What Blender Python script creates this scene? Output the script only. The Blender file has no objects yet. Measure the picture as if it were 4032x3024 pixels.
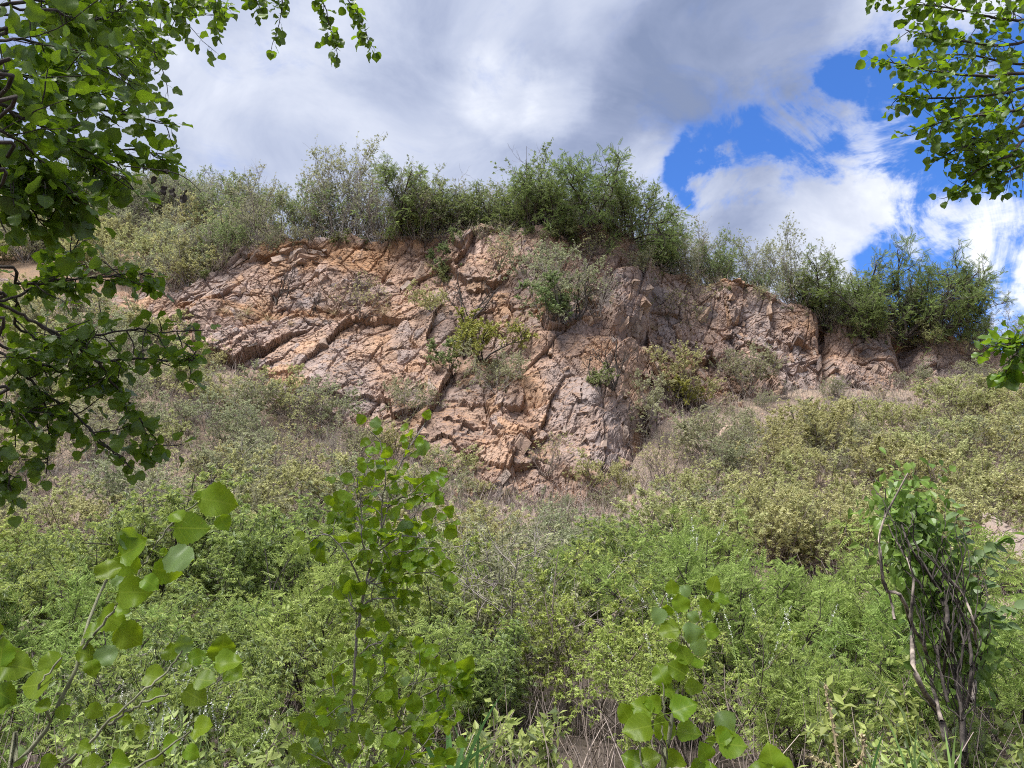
import bpy, bmesh, math, random
import numpy as np
from mathutils import Vector, Matrix

random.seed(7)
scene = bpy.context.scene
COL = scene.collection

# ------------------------------------------------------------------ camera
PITCH = math.radians(15.0)
HFOV = math.radians(67.3)
CAM = np.array((0.0, 0.0, 1.6))
FPX = 512.0 / math.tan(HFOV / 2)
cam = bpy.data.cameras.new('camera')
cam.sensor_fit = 'HORIZONTAL'
cam.angle = HFOV
cam.clip_start = 0.05
cam.clip_end = 3000
camo = bpy.data.objects.new('camera', cam)
COL.objects.link(camo)
camo.location = CAM
camo.rotation_euler = (math.pi / 2 + PITCH, 0, 0)
scene.camera = camo
CP, SP = math.cos(PITCH), math.sin(PITCH)


def ray(px, py):
    cx = (px - 512.0) / FPX
    cy = (384.0 - py) / FPX
    return np.array((cx, CP - cy * SP, SP + cy * CP))


def at(px, py, d):
    """world point seen at that pixel of a 1024x768 picture, d metres in front (world y)"""
    r = ray(px, py)
    return CAM + r * (d / r[1])


def to_px(p):
    v = np.asarray(p) - CAM
    f = v[1] * CP + v[2] * SP
    u = -v[1] * SP + v[2] * CP
    return 512 + FPX * v[0] / max(f, 1e-3), 384 - FPX * u / max(f, 1e-3), f


# ------------------------------------------------------------------ sun, sky, exposure
SUN_EL, SUN_AZ = math.radians(64), math.radians(226)     # azimuth clockwise from +Y
sun = bpy.data.lights.new('sun', 'SUN')
sun.energy = 3.2
sun.angle = math.radians(22.0)
sun.color = (1.0, 0.97, 0.92)
suno = bpy.data.objects.new('sun', sun)
COL.objects.link(suno)
sd = Vector((math.sin(SUN_AZ) * math.cos(SUN_EL), math.cos(SUN_AZ) * math.cos(SUN_EL), math.sin(SUN_EL)))
suno.rotation_euler = sd.to_track_quat('Z', 'Y').to_euler()

scene.view_settings.view_transform = 'Standard'
scene.view_settings.look = 'None'
scene.view_settings.gamma = 1.0
scene.view_settings.exposure = 1.38
scene.view_settings.use_curve_mapping = False
scene.cycles.max_bounces = 4
scene.cycles.diffuse_bounces = 2
scene.cycles.glossy_bounces = 2
scene.cycles.transmission_bounces = 4
scene.cycles.use_denoising = False
scene.cycles.filter_width = 1.05
scene.cycles.use_adaptive_sampling = True
scene.cycles.adaptive_threshold = 0.02
scene.cycles.caustics_reflective = False
scene.cycles.caustics_refractive = False
scene.cycles.sample_clamp_indirect = 4.0


class NT:
    """small node-tree helper"""
    def __init__(self, tree):
        self.t = tree
        tree.nodes.clear()

    def n(self, typ, ins=None, **props):
        nd = self.t.nodes.new(typ)
        for k, v in props.items():
            setattr(nd, k, v)
        for k, v in (ins or {}).items():
            s = nd.inputs[k]
            if isinstance(v, bpy.types.NodeSocket):
                self.t.links.new(v, s)
            else:
                s.default_value = v
        return nd

    def math(self, op, a, b=0.0, c=None, clamp=False):
        d = {0: a, 1: b}
        if c is not None:
            d[2] = c
        return self.n('ShaderNodeMath', d, operation=op, use_clamp=clamp).outputs[0]

    def vmath(self, op, a, b=(0, 0, 0)):
        nd = self.n('ShaderNodeVectorMath', {0: a, 1: b}, operation=op)
        return nd

    def rng(self, v, a, b, c=0.0, d=1.0, smooth=True):
        return self.n('ShaderNodeMapRange', {0: v, 1: a, 2: b, 3: c, 4: d},
                      interpolation_type='SMOOTHSTEP' if smooth else 'LINEAR').outputs[0]

    def mix(self, f, a, b, blend='MIX'):
        nd = self.n('ShaderNodeMix', data_type='RGBA', blend_type=blend)
        for i, v in ((0, f), (6, a), (7, b)):
            s = nd.inputs[i]
            if isinstance(v, bpy.types.NodeSocket):
                self.t.links.new(v, s)
            else:
                s.default_value = v if i == 0 else (tuple(v) + (1.0,))[:4]
        return nd.outputs[2]

    def noise(self, vec, scale, detail=4.0, rough=0.55, dist=0.0):
        return self.n('ShaderNodeTexNoise', {'Vector': vec, 'Scale': scale, 'Detail': detail,
                                             'Roughness': rough, 'Distortion': dist})

    def ramp(self, f, stops):
        nd = self.n('ShaderNodeValToRGB', {0: f})
        cr = nd.color_ramp
        while len(cr.elements) < len(stops):
            cr.elements.new(0.5)
        for e, (p, c) in zip(cr.elements, stops):
            e.position = p
            e.color = tuple(c) + (1.0,)
        return nd.outputs[0]


world = bpy.data.worlds.new('World')
scene.world = world
world.use_nodes = True
world.cycles.sampling_method = 'NONE'
W = NT(world.node_tree)
sky = W.n('ShaderNodeTexSky', sky_type='NISHITA', sun_disc=False, sun_elevation=SUN_EL,
          sun_rotation=SUN_AZ, altitude=900.0, air_density=1.0, dust_density=0.3, ozone_density=2.5)
tc = W.n('ShaderNodeTexCoord')
dirv = tc.outputs['Generated']
sep = W.n('ShaderNodeSeparateXYZ', {0: dirv})
den = W.math('ADD', W.math('MAXIMUM', sep.outputs[2], 0.0), 0.22)
plane = W.n('ShaderNodeCombineXYZ', {0: W.math('DIVIDE', sep.outputs[0], den),
                                     1: W.math('DIVIDE', sep.outputs[1], den), 2: 0.0}).outputs[0]


def blob(px, py, rad_deg, soft=0.1):
    r = ray(px, py)
    r = r / np.linalg.norm(r)
    d = W.vmath('DOT_PRODUCT', wdir, tuple(r)).outputs['Value']
    return W.rng(d, math.cos(math.radians(rad_deg)), math.cos(math.radians(rad_deg * soft)))


# directions are warped with noise, so that the openings between the clouds get ragged outlines
wn = W.noise(dirv, 5.5, 6.0, 0.62)
wdir = W.vmath('NORMALIZE', W.vmath('ADD', dirv, W.vmath('SCALE', W.vmath('SUBTRACT', wn.outputs['Color'], (0.5, 0.5, 0.5)).outputs[0]).outputs[0]).outputs[0]).outputs[0]
for nd in W.t.nodes:
    if nd.type == 'VECT_MATH' and nd.operation == 'SCALE':
        nd.inputs['Scale'].default_value = 0.13


def addup(items):
    s = None
    for v, w in items:
        v = W.math('MULTIPLY', v, w)
        s = v if s is None else W.math('ADD', s, v)
    return s


gap = addup([(blob(738, 165, 5.5), .9), (blob(795, 140, 6), .8), (blob(850, 150, 7), .7), (blob(880, 110, 6), .6), (blob(930, 150, 7), .6), (blob(700, 180, 3.5), .6),
             (blob(1010, 170, 9), .9), (blob(960, 260, 7), 1.0), (blob(1040, 90, 8), .8), (blob(1080, 300, 9), .8), (blob(910, 265, 5), .5)])
puff = addup([(blob(895, 152, 3.2), .9), (blob(700, 215, 4), .9), (blob(750, 222, 4), 1.0), (blob(800, 217, 4), 1.1), (blob(850, 206, 4), 1.1), (blob(900, 207, 4), 1.1), (blob(945, 217, 3.6), 1.1),
              (blob(985, 228, 3), .9), (blob(1022, 258, 4.5), 1.0), (blob(990, -10, 9), .6), (blob(800, 108, 3), .7), (blob(845, 130, 3), .7), (blob(870, 95, 3), .6), (blob(770, 175, 2.2), .6), (blob(810, 170, 2.0), .5)])
cn = W.noise(plane, 1.6, 6.0, 0.6, 0.35).outputs['Fac']
cn2 = W.noise(plane, 6.0, 6.0, 0.66, 0.6).outputs['Fac']
cn3 = W.noise(dirv, 9.0, 7.0, 0.62, 0.9).outputs['Fac']
cover = W.math('ADD', W.math('SUBTRACT', W.math('ADD', W.math('MULTIPLY', W.math('SUBTRACT', cn, 0.5), 2.2), W.math('MULTIPLY', W.math('SUBTRACT', cn2, 0.5), 2.4)), W.math('SUBTRACT', W.math('MINIMUM', W.math('MULTIPLY', gap, 1.7), 1.55), W.math('MULTIPLY', W.math('SUBTRACT', cn3, 0.47), W.math('MULTIPLY', W.math('MINIMUM', gap, 1.0), 5.5)))), W.math('ADD', W.math('MULTIPLY', puff, 0.6), 0.92))
mask = W.rng(cover, -0.3, 0.85)
# brightness of the cloud undersides
bn = W.noise(plane, 1.5, 4.0, 0.55, 0.3).outputs['Fac']
bn2 = W.noise(plane, 3.6, 6.0, 0.6, 0.5).outputs['Fac']
dark = addup([(blob(710, 90, 16), .27), (blob(680, 30, 13), .10), (blob(620, 110, 7), .06), (blob(790, 50, 11), .10),
              (blob(640, 150, 6), .16), (blob(400, 110, 9), .06), (blob(420, 30, 6), .06)])
lite = addup([(blob(568, 96, 3.4), .34), (blob(505, 90, 3.5), .2), (blob(600, 8, 4), .2), (blob(640, 155, 5), .26), (blob(675, 190, 6), .35),
              (blob(900, 150, 5), .3), (blob(870, 205, 9), .3), (blob(960, 15, 10), .35), (blob(1015, 260, 6), .4),
              (blob(270, 110, 9), .12), (blob(330, 60, 7), .06)])
br = W.math('ADD', W.math('MULTIPLY', W.math('SUBTRACT', bn, 0.5), 0.95), W.math('MULTIPLY', W.math('SUBTRACT', bn2, 0.5), 1.15))
br = W.math('ADD', W.math('ADD', br, 0.53), W.math('SUBTRACT', lite, dark))
edge = W.rng(mask, 0.25, 0.95, 0.22, 0.0)
br = W.math('ADD', br, edge)
ccol = W.ramp(br, [(0.0, (2.0, 2.5, 3.9)), (0.25, (2.9, 3.4, 4.9)), (0.5, (4.3, 4.8, 6.2)), (0.75, (5.9, 6.3, 7.4)), (1.0, (8.2, 8.5, 9.1))])
blue = W.mix(1.0, sky.outputs[0], (.72, 1.22, 2.0), 'MULTIPLY')
skyc = W.mix(mask, blue, ccol)
bg = W.n('ShaderNodeBackground', {'Color': skyc, 'Strength': 0.05})
wo = W.n('ShaderNodeOutputWorld', {0: bg.outputs[0]})


# ------------------------------------------------------------------ numpy noise
def hsh(ix, iy, seed):
    h = (ix.astype(np.int64) * 374761393 + iy.astype(np.int64) * 668265263 + seed * 974711 + 12345) & 0xffffffff
    h = ((h ^ (h >> 13)) * 1274126177) & 0xffffffff
    h = (h ^ (h >> 16)) & 0xffffffff
    h = (h * 2654435761) & 0xffffffff
    h = h ^ (h >> 15)
    return (h & 0xffffff) / float(0x1000000)


def vnoise(x, y, seed=0):
    ix, iy = np.floor(x), np.floor(y)
    fx, fy = x - ix, y - iy
    ux, uy = fx * fx * (3 - 2 * fx), fy * fy * (3 - 2 * fy)
    a, b = hsh(ix, iy, seed), hsh(ix + 1, iy, seed)
    c, d = hsh(ix, iy + 1, seed), hsh(ix + 1, iy + 1, seed)
    return (a + (b - a) * ux) * (1 - uy) + (c + (d - c) * ux) * uy - 0.5


def fbm(x, y, seed=0, octv=4, gain=0.5):
    s, a = 0, 1.0
    for o in range(octv):
        s = s + a * vnoise(x * 2 ** o + 17.3 * o, y * 2 ** o - 9.1 * o, seed + o)
        a *= gain
    return s


def voronoi(x, y, seed):
    ix, iy = np.floor(x), np.floor(y)
    f1 = np.full(x.shape, 9.0)
    f2 = np.full(x.shape, 9.0)
    cid = np.zeros(x.shape)
    dx = np.zeros(x.shape)
    dy = np.zeros(x.shape)
    for i in (-1, 0, 1):
        for j in (-1, 0, 1):
            cx, cy = ix + i, iy + j
            ddx = x - (cx + hsh(cx, cy, seed))
            ddy = y - (cy + hsh(cx, cy, seed + 91))
            d = ddx * ddx + ddy * ddy
            c = hsh(cx, cy, seed + 37)
            n1 = d < f1
            f2 = np.where(n1, f1, np.minimum(f2, d))
            f1 = np.where(n1, d, f1)
            cid = np.where(n1, c, cid)
            dx = np.where(n1, ddx, dx)
            dy = np.where(n1, ddy, dy)
    return cid, dx, dy, np.sqrt(f2) - np.sqrt(f1)


def sstep(a, b, v):
    t = np.clip((np.asarray(v, float) - a) / (b - a), 0, 1)
    return t * t * (3 - 2 * t)


# ------------------------------------------------------------------ mesh and object helpers
def mk_mesh(name, V, faces, mats, smooth=False, uv=None, col=None, mat_idx=None):
    """faces: list of int arrays (n, k)"""
    me = bpy.data.meshes.new(name)
    V = np.asarray(V, np.float32)
    faces = [np.asarray(f, np.int32) for f in faces if len(f)]
    me.vertices.add(len(V))
    me.vertices.foreach_set('co', V.ravel())
    nl = sum(f.size for f in faces)
    npoly = sum(len(f) for f in faces)
    me.loops.add(nl)
    me.polygons.add(npoly)
    li = np.concatenate([f.ravel() for f in faces])
    tot = np.concatenate([np.full(len(f), f.shape[1], np.int32) for f in faces])
    st = np.concatenate([[0], np.cumsum(tot)[:-1]]).astype(np.int32)
    me.loops.foreach_set('vertex_index', li)
    me.polygons.foreach_set('loop_start', st)
    me.polygons.foreach_set('loop_total', tot)
    if smooth:
        me.polygons.foreach_set('use_smooth', np.ones(npoly, bool))
    else:
        me.polygons.foreach_set('use_smooth', np.zeros(npoly, bool))
    if mat_idx is not None:
        me.polygons.foreach_set('material_index', np.asarray(mat_idx, np.int32))
    if uv is not None:
        l = me.uv_layers.new(name='UVMap')
        l.data.foreach_set('uv', np.asarray(uv, np.float32)[li].ravel())
    if col is not None:
        a = me.color_attributes.new('col', 'FLOAT_COLOR', 'POINT')
        c = np.ones((len(V), 4), np.float32)
        c[:, :3] = col
        a.data.foreach_set('color', c.ravel())
    for m in (mats if isinstance(mats, (list, tuple)) else [mats]):
        me.materials.append(m)
    me.update()
    me.validate()
    return me


def link(name, data, parent=None, **props):
    o = bpy.data.objects.new(name, data)
    COL.objects.link(o)
    if parent is not None:
        o.parent = parent
    for k, v in props.items():
        if v is not None:
            o[k] = v
    return o


def thing(name, label, cat, loc=(0, 0, 0), rz=0.0, sc=1.0, group=None):
    o = link(name, None, label=label, category=cat, group=group)
    o.empty_display_size = 0.2
    o.location = loc
    o.rotation_euler = (0, 0, rz)
    o.scale = (sc, sc, sc) if not hasattr(sc, '__len__') else sc
    return o


def unit(v):
    return v / (np.linalg.norm(v, axis=-1, keepdims=True) + 1e-9)


def tubes(P, R, sides=4):
    """P (M,K,3) polylines, R (M,K) radii -> verts, quad faces"""
    M, K, _ = P.shape
    T = np.gradient(P, axis=1)
    T = unit(T)
    ref = np.where(np.abs(T[..., 2:3]) > 0.9, np.array((1.0, 0, 0)), np.array((0, 0, 1.0)))
    A = unit(np.cross(T, ref))
    B = np.cross(T, A)
    an = np.arange(sides) * 2 * math.pi / sides
    V = P[:, :, None, :] + R[:, :, None, None] * (np.cos(an)[None, None, :, None] * A[:, :, None, :] + np.sin(an)[None, None, :, None] * B[:, :, None, :])
    idx = np.arange(M * K * sides).reshape(M, K, sides)
    a = idx[:, :-1, :]
    b = np.roll(a, -1, axis=2)
    c = idx[:, 1:, :]
    d = np.roll(c, -1, axis=2)
    F = np.stack((a, b, d, c), -1).reshape(-1, 4)
    return V.reshape(-1, 3), F


class Soup:
    def __init__(self):
        self.V, self.F, self.U, self.n = [], {}, [], 0

    def add(self, V, F, uv=None):
        F = np.asarray(F)
        self.F.setdefault(F.shape[1], []).append(F + self.n)
        self.V.append(V)
        self.U.append(uv if uv is not None else np.zeros((len(V), 2)))
        self.n += len(V)

    def mesh(self, name, mat, smooth=False):
        return mk_mesh(name, np.concatenate(self.V), [np.concatenate(f) for f in self.F.values()], mat, smooth, uv=np.concatenate(self.U))


def leaves(P, D, N, L, Wd, tv, tf, tuv=None):
    """instances of a leaf template (along, across, normal) baked to a mesh"""
    D = unit(D)
    S = unit(np.cross(D, N))
    N = np.cross(S, D)
    L = np.broadcast_to(L, (len(P),))[:, None, None]
    Wd = np.broadcast_to(Wd, (len(P),))[:, None, None]
    V = P[:, None, :] + tv[None, :, 0:1] * L * D[:, None, :] + tv[None, :, 1:2] * Wd * S[:, None, :] + tv[None, :, 2:3] * L * N[:, None, :]
    k = len(tv)
    F = (np.asarray(tf)[None] + (np.arange(len(P)) * k)[:, None, None]).reshape(-1, np.asarray(tf).shape[1])
    uv = np.tile(tuv if tuv is not None else tv[:, [1, 0]], (len(P), 1))
    return V.reshape(-1, 3), F, uv


RHOMB = (np.array([(0, 0, 0), (.45, .5, .06), (1, 0, -.06), (.45, -.5, .06)], float), [(0, 1, 2), (0, 2, 3)])


def compound(leaflets):
    """leaflets: (base_a, base_b, dir_angle, length, width, droop)"""
    V, F = [], []
    for (a, b, ang, l, w, dr) in leaflets:
        ca, sa = math.cos(ang), math.sin(ang)
        k = len(V)
        for (u, v, n) in ((0, 0, 0), (.45, .5, 0.0), (1, 0, -dr), (.45, -.5, 0.0)):
            V.append((a + u * l * ca - v * w * sa, b + u * l * sa + v * w * ca, n * l + (0.03 if v else 0)))
        F += [(k, k + 1, k + 2), (k, k + 2, k + 3)]
    return np.array(V, float), F


PALM = compound([(.25, 0, a, l, .17, .35) for a, l in ((-1.25, .5), (-.62, .7), (0, .8), (.62, .7), (1.25, .5))])
PINN = compound([(.14 + .115 * i, 0, s * 1.05, .30 - .012 * i, .085, .12) for i in range(7) for s in (-1, 1)] + [(.92, 0, 0, .22, .08, .1)])
CLUMP = compound([(.0, 0, -.9, .8, .42, .2), (.1, 0, 0, 1.0, .42, .2), (.0, 0, .9, .8, .42, .2)])


# ------------------------------------------------------------------ materials
def new_mat(name):
    m = bpy.data.materials.new(name)
    m.use_nodes = True
    return m, NT(m.node_tree)


def leaf_mat(name, ca, cb, trans=0.4, rough=0.45, back=None, hue=0.02, val=0.3, veins=False, tcol=None, spec=0.35):
    m, T = new_mat(name)
    g = T.n('ShaderNodeNewGeometry')
    oi = T.n('ShaderNodeObjectInfo')
    rnd = g.outputs['Random Per Island']
    c = T.mix(rnd, ca, cb)
    h = T.math('ADD', 0.5, T.math('MULTIPLY', T.math('SUBTRACT', oi.outputs['Random'], 0.5), 2 * hue))
    r2 = T.math('FRACT', T.math('MULTIPLY', T.math('ADD', rnd, oi.outputs['Random']), 7.31))
    v = T.math('ADD', 1.0 - val, T.math('MULTIPLY', r2, 2 * val))
    hs = T.n('ShaderNodeHueSaturation', {'Hue': h, 'Saturation': 1.0, 'Value': v, 'Color': c})
    c = hs.outputs[0]
    if veins:
        uvn = T.n('ShaderNodeUVMap')
        su = T.n('ShaderNodeSeparateXYZ', {0: uvn.outputs[0]})
        ax = T.math('ABSOLUTE', su.outputs[0])
        mid = T.rng(ax, 0.012, 0.03, 1.0, 0.0)
        w = T.math('FRACT', T.math('MULTIPLY', T.math('SUBTRACT', su.outputs[1], T.math('MULTIPLY', ax, 0.75)), 6.0))
        side = T.rng(T.math('ABSOLUTE', T.math('SUBTRACT', w, 0.5)), 0.03, 0.09, 0.55, 0.0)
        vein = T.math('MAXIMUM', mid, side)
        bl = T.noise(uvn.outputs[0], 5.0, 3.0).outputs['Fac']
        c = T.mix(T.rng(bl, 0.42, 0.75, 0.0, 0.35), c, (ca[0] * 1.7, ca[1] * 1.3, ca[2]))
        sp = T.noise(T.vmath('ADD', uvn.outputs[0], T.n('ShaderNodeCombineXYZ', {0: T.math('MULTIPLY', oi.outputs['Random'], 37.0), 1: T.math('MULTIPLY', rnd, 53.0)}).outputs[0]).outputs[0], 6.0, 3.0).outputs['Fac']
        c = T.mix(T.rng(sp, 0.68, 0.74, 0.0, 0.75), c, (.12, .075, .025))
        c = T.mix(T.math('MULTIPLY', vein, 0.5), c, (min(1, ca[0] * 2.4 + .05), min(1, ca[1] * 1.7 + .05), ca[2] * 1.8 + .02))
    tr = c if tcol is None else T.mix(0.65, c, tcol)
    if back is not None:
        c = T.mix(g.outputs['Backfacing'], c, back)
    p = T.n('ShaderNodeBsdfPrincipled', {'Base Color': c, 'Roughness': rough})
    p.inputs['Specular IOR Level'].default_value = spec
    t = T.n('ShaderNodeBsdfTranslucent', {'Color': tr})
    mx = T.n('ShaderNodeMixShader', {0: trans, 1: p.outputs[0], 2: t.outputs[0]})
    T.n('ShaderNodeOutputMaterial', {0: mx.outputs[0]})
    return m


def bark_mat(name, ca, cb, scale=30.0):
    m, T = new_mat(name)
    tc = T.n('ShaderNodeTexCoord')
    nz = T.noise(tc.outputs['Object'], scale, 5.0, 0.65)
    c = T.mix(T.rng(nz.outputs['Fac'], 0.35, 0.65), ca, cb)
    b = T.n('ShaderNodeBump', {'Strength': 0.6, 'Distance': 0.01, 'Height': nz.outputs['Fac']})
    p = T.n('ShaderNodeBsdfPrincipled', {'Base Color': c, 'Roughness': 0.9, 'Normal': b.outputs[0]})
    T.n('ShaderNodeOutputMaterial', {0: p.outputs[0]})
    return m


def rock_mat(name, per_object):
    m, T = new_mat(name)
    tc = T.n('ShaderNodeTexCoord')
    pos = tc.outputs['Object'] if not per_object else T.n('ShaderNodeNewGeometry').outputs['Position']
    if per_object:
        oi = T.n('ShaderNodeObjectInfo')
        base = T.ramp(oi.outputs['Random'], [(0, (.32, .225, .18)), (.25, (.38, .25, .175)), (.5, (.33, .27, .235)), (.75, (.41, .285, .21)), (1, (.30, .225, .185))])
    else:
        base = T.n('ShaderNodeAttribute', attribute_name='col').outputs['Color']
    n1 = T.noise(pos, 1.3, 4.0, 0.65, 0.6).outputs['Fac']
    n2 = T.noise(pos, 6.0, 4.0, 0.7, 0.3).outputs['Fac']
    n3 = T.noise(pos, 26.0, 2.0, 0.7).outputs['Fac']
    c = T.mix(T.rng(n1, 0.45, 0.75, 0.0, 0.4), base, (.36, .225, .15))
    c = T.mix(T.rng(n2, 0.52, 0.75, 0.0, 0.55), c, (.15, .125, .115))
    c = T.mix(T.rng(n2, 0.25, 0.42, 0.35, 0.0), c, (.45, .36, .30))
    c = T.mix(T.rng(n3, 0.3, 0.7, 0.0, 1.0), T.mix(0.2, c, (.12, .085, .065)), T.mix(0.12, c, (.45, .37, .31)))
    # thin joints in two directions, filled with dark dirt
    wv = T.vmath('ADD', pos, T.vmath('MULTIPLY', T.noise(pos, 1.1, 3.0, 0.6).outputs['Color'], (1.1, 1.1, 1.1)).outputs[0]).outputs[0]
    jn = None
    for rotv, scl, wdt in (((0, .7, 0), (.55, .8, 1.5), .03), ((0, -.5, .2), (1.9, 1.6, .9), .045)):
        mp = T.n('ShaderNodeMapping', {'Vector': wv, 'Rotation': rotv, 'Scale': scl}).outputs[0]
        vo = T.n('ShaderNodeTexVoronoi', {'Vector': mp, 'Scale': 1.0}, feature='DISTANCE_TO_EDGE').outputs['Distance']
        ln = T.rng(vo, 0.0, wdt, 1.0, 0.0)
        jn = ln if jn is None else T.math('MAXIMUM', jn, T.math('MULTIPLY', ln, T.rng(n1, .4, .6, .2, 1.0)))
    c = T.mix(T.math('MULTIPLY', jn, 0.34), c, (.10, .068, .05))
    bh = T.math('SUBTRACT', T.math('ADD', T.math('MULTIPLY', n2, 0.7), T.math('MULTIPLY', n3, 0.25)), T.math('MULTIPLY', jn, 0.9))
    b = T.n('ShaderNodeBump', {'Strength': 0.7, 'Distance': 0.06, 'Height': bh})
    p = T.n('ShaderNodeBsdfPrincipled', {'Base Color': c, 'Roughness': 0.92, 'Normal': b.outputs[0]})
    p.inputs['Specular IOR Level'].default_value = 0.2
    T.n('ShaderNodeOutputMaterial', {0: p.outputs[0]})
    return m


def soil_mat(name, ca, cb, cc, scale=0.6, thicket_shade=False):
    m, T = new_mat(name)
    tc = T.n('ShaderNodeTexCoord')
    pos = tc.outputs['Object']
    n1 = T.noise(pos, scale, 6.0, 0.6).outputs['Fac']
    n2 = T.noise(pos, 14.0, 3.0, 0.7).outputs['Fac']
    c = T.mix(T.rng(n1, 0.4, 0.62), ca, cb)
    c = T.mix(T.rng(n2, 0.45, 0.7), c, cc)
    if thicket_shade:                                     # soil colour darkened to stand for shade under the thicket, up to the scree
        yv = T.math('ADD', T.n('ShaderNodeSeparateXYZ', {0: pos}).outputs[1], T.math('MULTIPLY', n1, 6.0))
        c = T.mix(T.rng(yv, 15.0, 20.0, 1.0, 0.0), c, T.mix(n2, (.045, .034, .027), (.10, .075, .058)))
    b = T.n('ShaderNodeBump', {'Strength': 0.9, 'Distance': 0.08, 'Height': n2})
    p = T.n('ShaderNodeBsdfPrincipled', {'Base Color': c, 'Roughness': 0.95, 'Normal': b.outputs[0]})
    T.n('ShaderNodeOutputMaterial', {0: p.outputs[0]})
    return m


M_CLIFF = rock_mat('cliff_rock', False)
M_ROCK = rock_mat('loose_rock', True)
M_GROUND = soil_mat('slope_soil', (.25, .19, .15), (.33, .245, .18), (.16, .12, .09), thicket_shade=True)
M_HILL = soil_mat('hill_soil', (.20, .14, .095), (.27, .17, .10), (.12, .085, .06))
M_BARK_DARK = bark_mat('dark_bark', (.035, .028, .024), (.085, .07, .06))
M_BARK_GREY = bark_mat('grey_bark', (.19, .165, .15), (.33, .29, .26))
M_BARK_BROWN = bark_mat('brown_bark', (.11, .085, .07), (.20, .16, .135))
M_BARK_PALE = bark_mat('pale_bark', (.13, .135, .075), (.27, .27, .17), 14)
M_BARK_PEEL = bark_mat('peeling_bark', (.04, .032, .028), (.36, .30, .25), 8)
M_STALK = bark_mat('green_stalk', (.16, .24, .07), (.28, .34, .14), 10)

M_L_OLIVE = leaf_mat('olive_leaf', (.40, .41, .17), (.55, .54, .27), 0.47, 0.55, hue=.018, val=.28)
M_L_GREYG = leaf_mat('grey_green_leaf', (.29, .31, .17), (.42, .43, .26), 0.45, 0.55, hue=.02, val=.3)
M_L_RIDGE = leaf_mat('ridge_leaf', (.20, .26, .10), (.32, .37, .16), 0.47, 0.5, hue=.02, val=.3)
M_L_LOCUST = leaf_mat('locust_leaf', (.18, .25, .075), (.29, .35, .12), 0.47, 0.5, hue=.012, val=.28)
M_L_BRIGHT = leaf_mat('bright_leaf', (.27, .355, .095), (.43, .51, .17), 0.5, 0.5, back=(.33, .40, .22), hue=.016, val=.32)
M_L_FRESH = leaf_mat('fresh_leaf', (.33, .40, .09), (.47, .53, .16), 0.5, 0.5, hue=.012, val=.3)
M_L_FEATHER = leaf_mat('feathery_leaf', (.26, .36, .09), (.41, .51, .16), 0.5, 0.5, hue=.012, val=.3)
M_L_YELLOW = leaf_mat('yellow_green_leaf', (.30, .32, .07), (.42, .41, .10), 0.35, 0.5, hue=.012, val=.2)
M_L_POPLAR = leaf_mat('poplar_leaf', (.06, .125, .011), (.10, .18, .015), 0.44, 0.42, back=(.12, .19, .05), hue=.012, val=.18, veins=True, tcol=(.28, .45, .012), spec=.5)
M_L_SAPLING = leaf_mat('sapling_leaf', (.11, .215, .014), (.19, .295, .017), 0.55, 0.42, back=(.19, .29, .11), hue=.014, val=.28, veins=True, tcol=(.42, .58, .012), spec=.3)
M_L_DEAD = leaf_mat('dead_leaf', (.04, .03, .025), (.08, .065, .055), 0.1, 0.7, val=.2)
M_L_OVATE = leaf_mat('ovate_leaf', (.13, .24, .04), (.22, .34, .065), 0.48, 0.4, back=(.22, .31, .13), hue=.01, val=.22, spec=.5)
M_GRASS_DRY = leaf_mat('dry_grass', (.36, .29, .17), (.52, .43, .27), 0.2, 0.7, val=.2)
M_GRASS_GREEN = leaf_mat('reed_leaf', (.12, .25, .06), (.2, .35, .1), 0.35, 0.4, val=.2)
M_TWIG = leaf_mat('dead_twig', (.20, .16, .14), (.36, .30, .26), 0.0, 0.8, val=.3)
M_FLOWER = leaf_mat('pale_flower', (.62, .62, .58), (.75, .74, .72), 0.2, 0.6, val=.1)
M_LITTER = leaf_mat('leaf_litter', (.07, .05, .036), (.20, .155, .12), 0.1, 0.7, val=.4)

# ------------------------------------------------------------------ terrain curves (base and top edge of the cliff)
BASE = [(-260, 250, 44), (-60, 280, 40), (120, 318, 36), (170, 335, 34.5), (250, 385, 32), (330, 425, 30.5), (420, 455, 29), (480, 498, 27.6),
        (600, 503, 27.6), (628, 470, 29.5), (655, 425, 33), (720, 405, 35), (800, 390, 36.5), (900, 385, 37.5), (1000, 378, 39), (1150, 380, 41), (1500, 380, 46)]
TOP = [(-260, 245, 46), (-60, 270, 42), (120, 300, 38.5), (170, 296, 38), (215, 270, 37.5), (250, 246, 37.2), (300, 238, 37), (350, 236, 36.8), (430, 242, 36.2),
       (480, 234, 35.2), (540, 230, 34.6), (615, 235, 34.6), (636, 246, 35.4), (646, 268, 36.5), (690, 277, 37.6), (740, 287, 38.4), (790, 304, 39), (830, 326, 39.4), (900, 334, 40),
       (950, 334, 40.5), (1000, 352, 41), (1150, 372, 43), (1500, 378, 48)]
BP = np.array([at(*p) for p in BASE])
TP = np.array([at(*p) for p in TOP])


def base_of(x):
    return np.interp(x, BP[:, 0], BP[:, 1]), np.interp(x, BP[:, 0], BP[:, 2])


def top_of(x):
    return np.interp(x, TP[:, 0], TP[:, 1]), np.interp(x, TP[:, 0], TP[:, 2])


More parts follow.
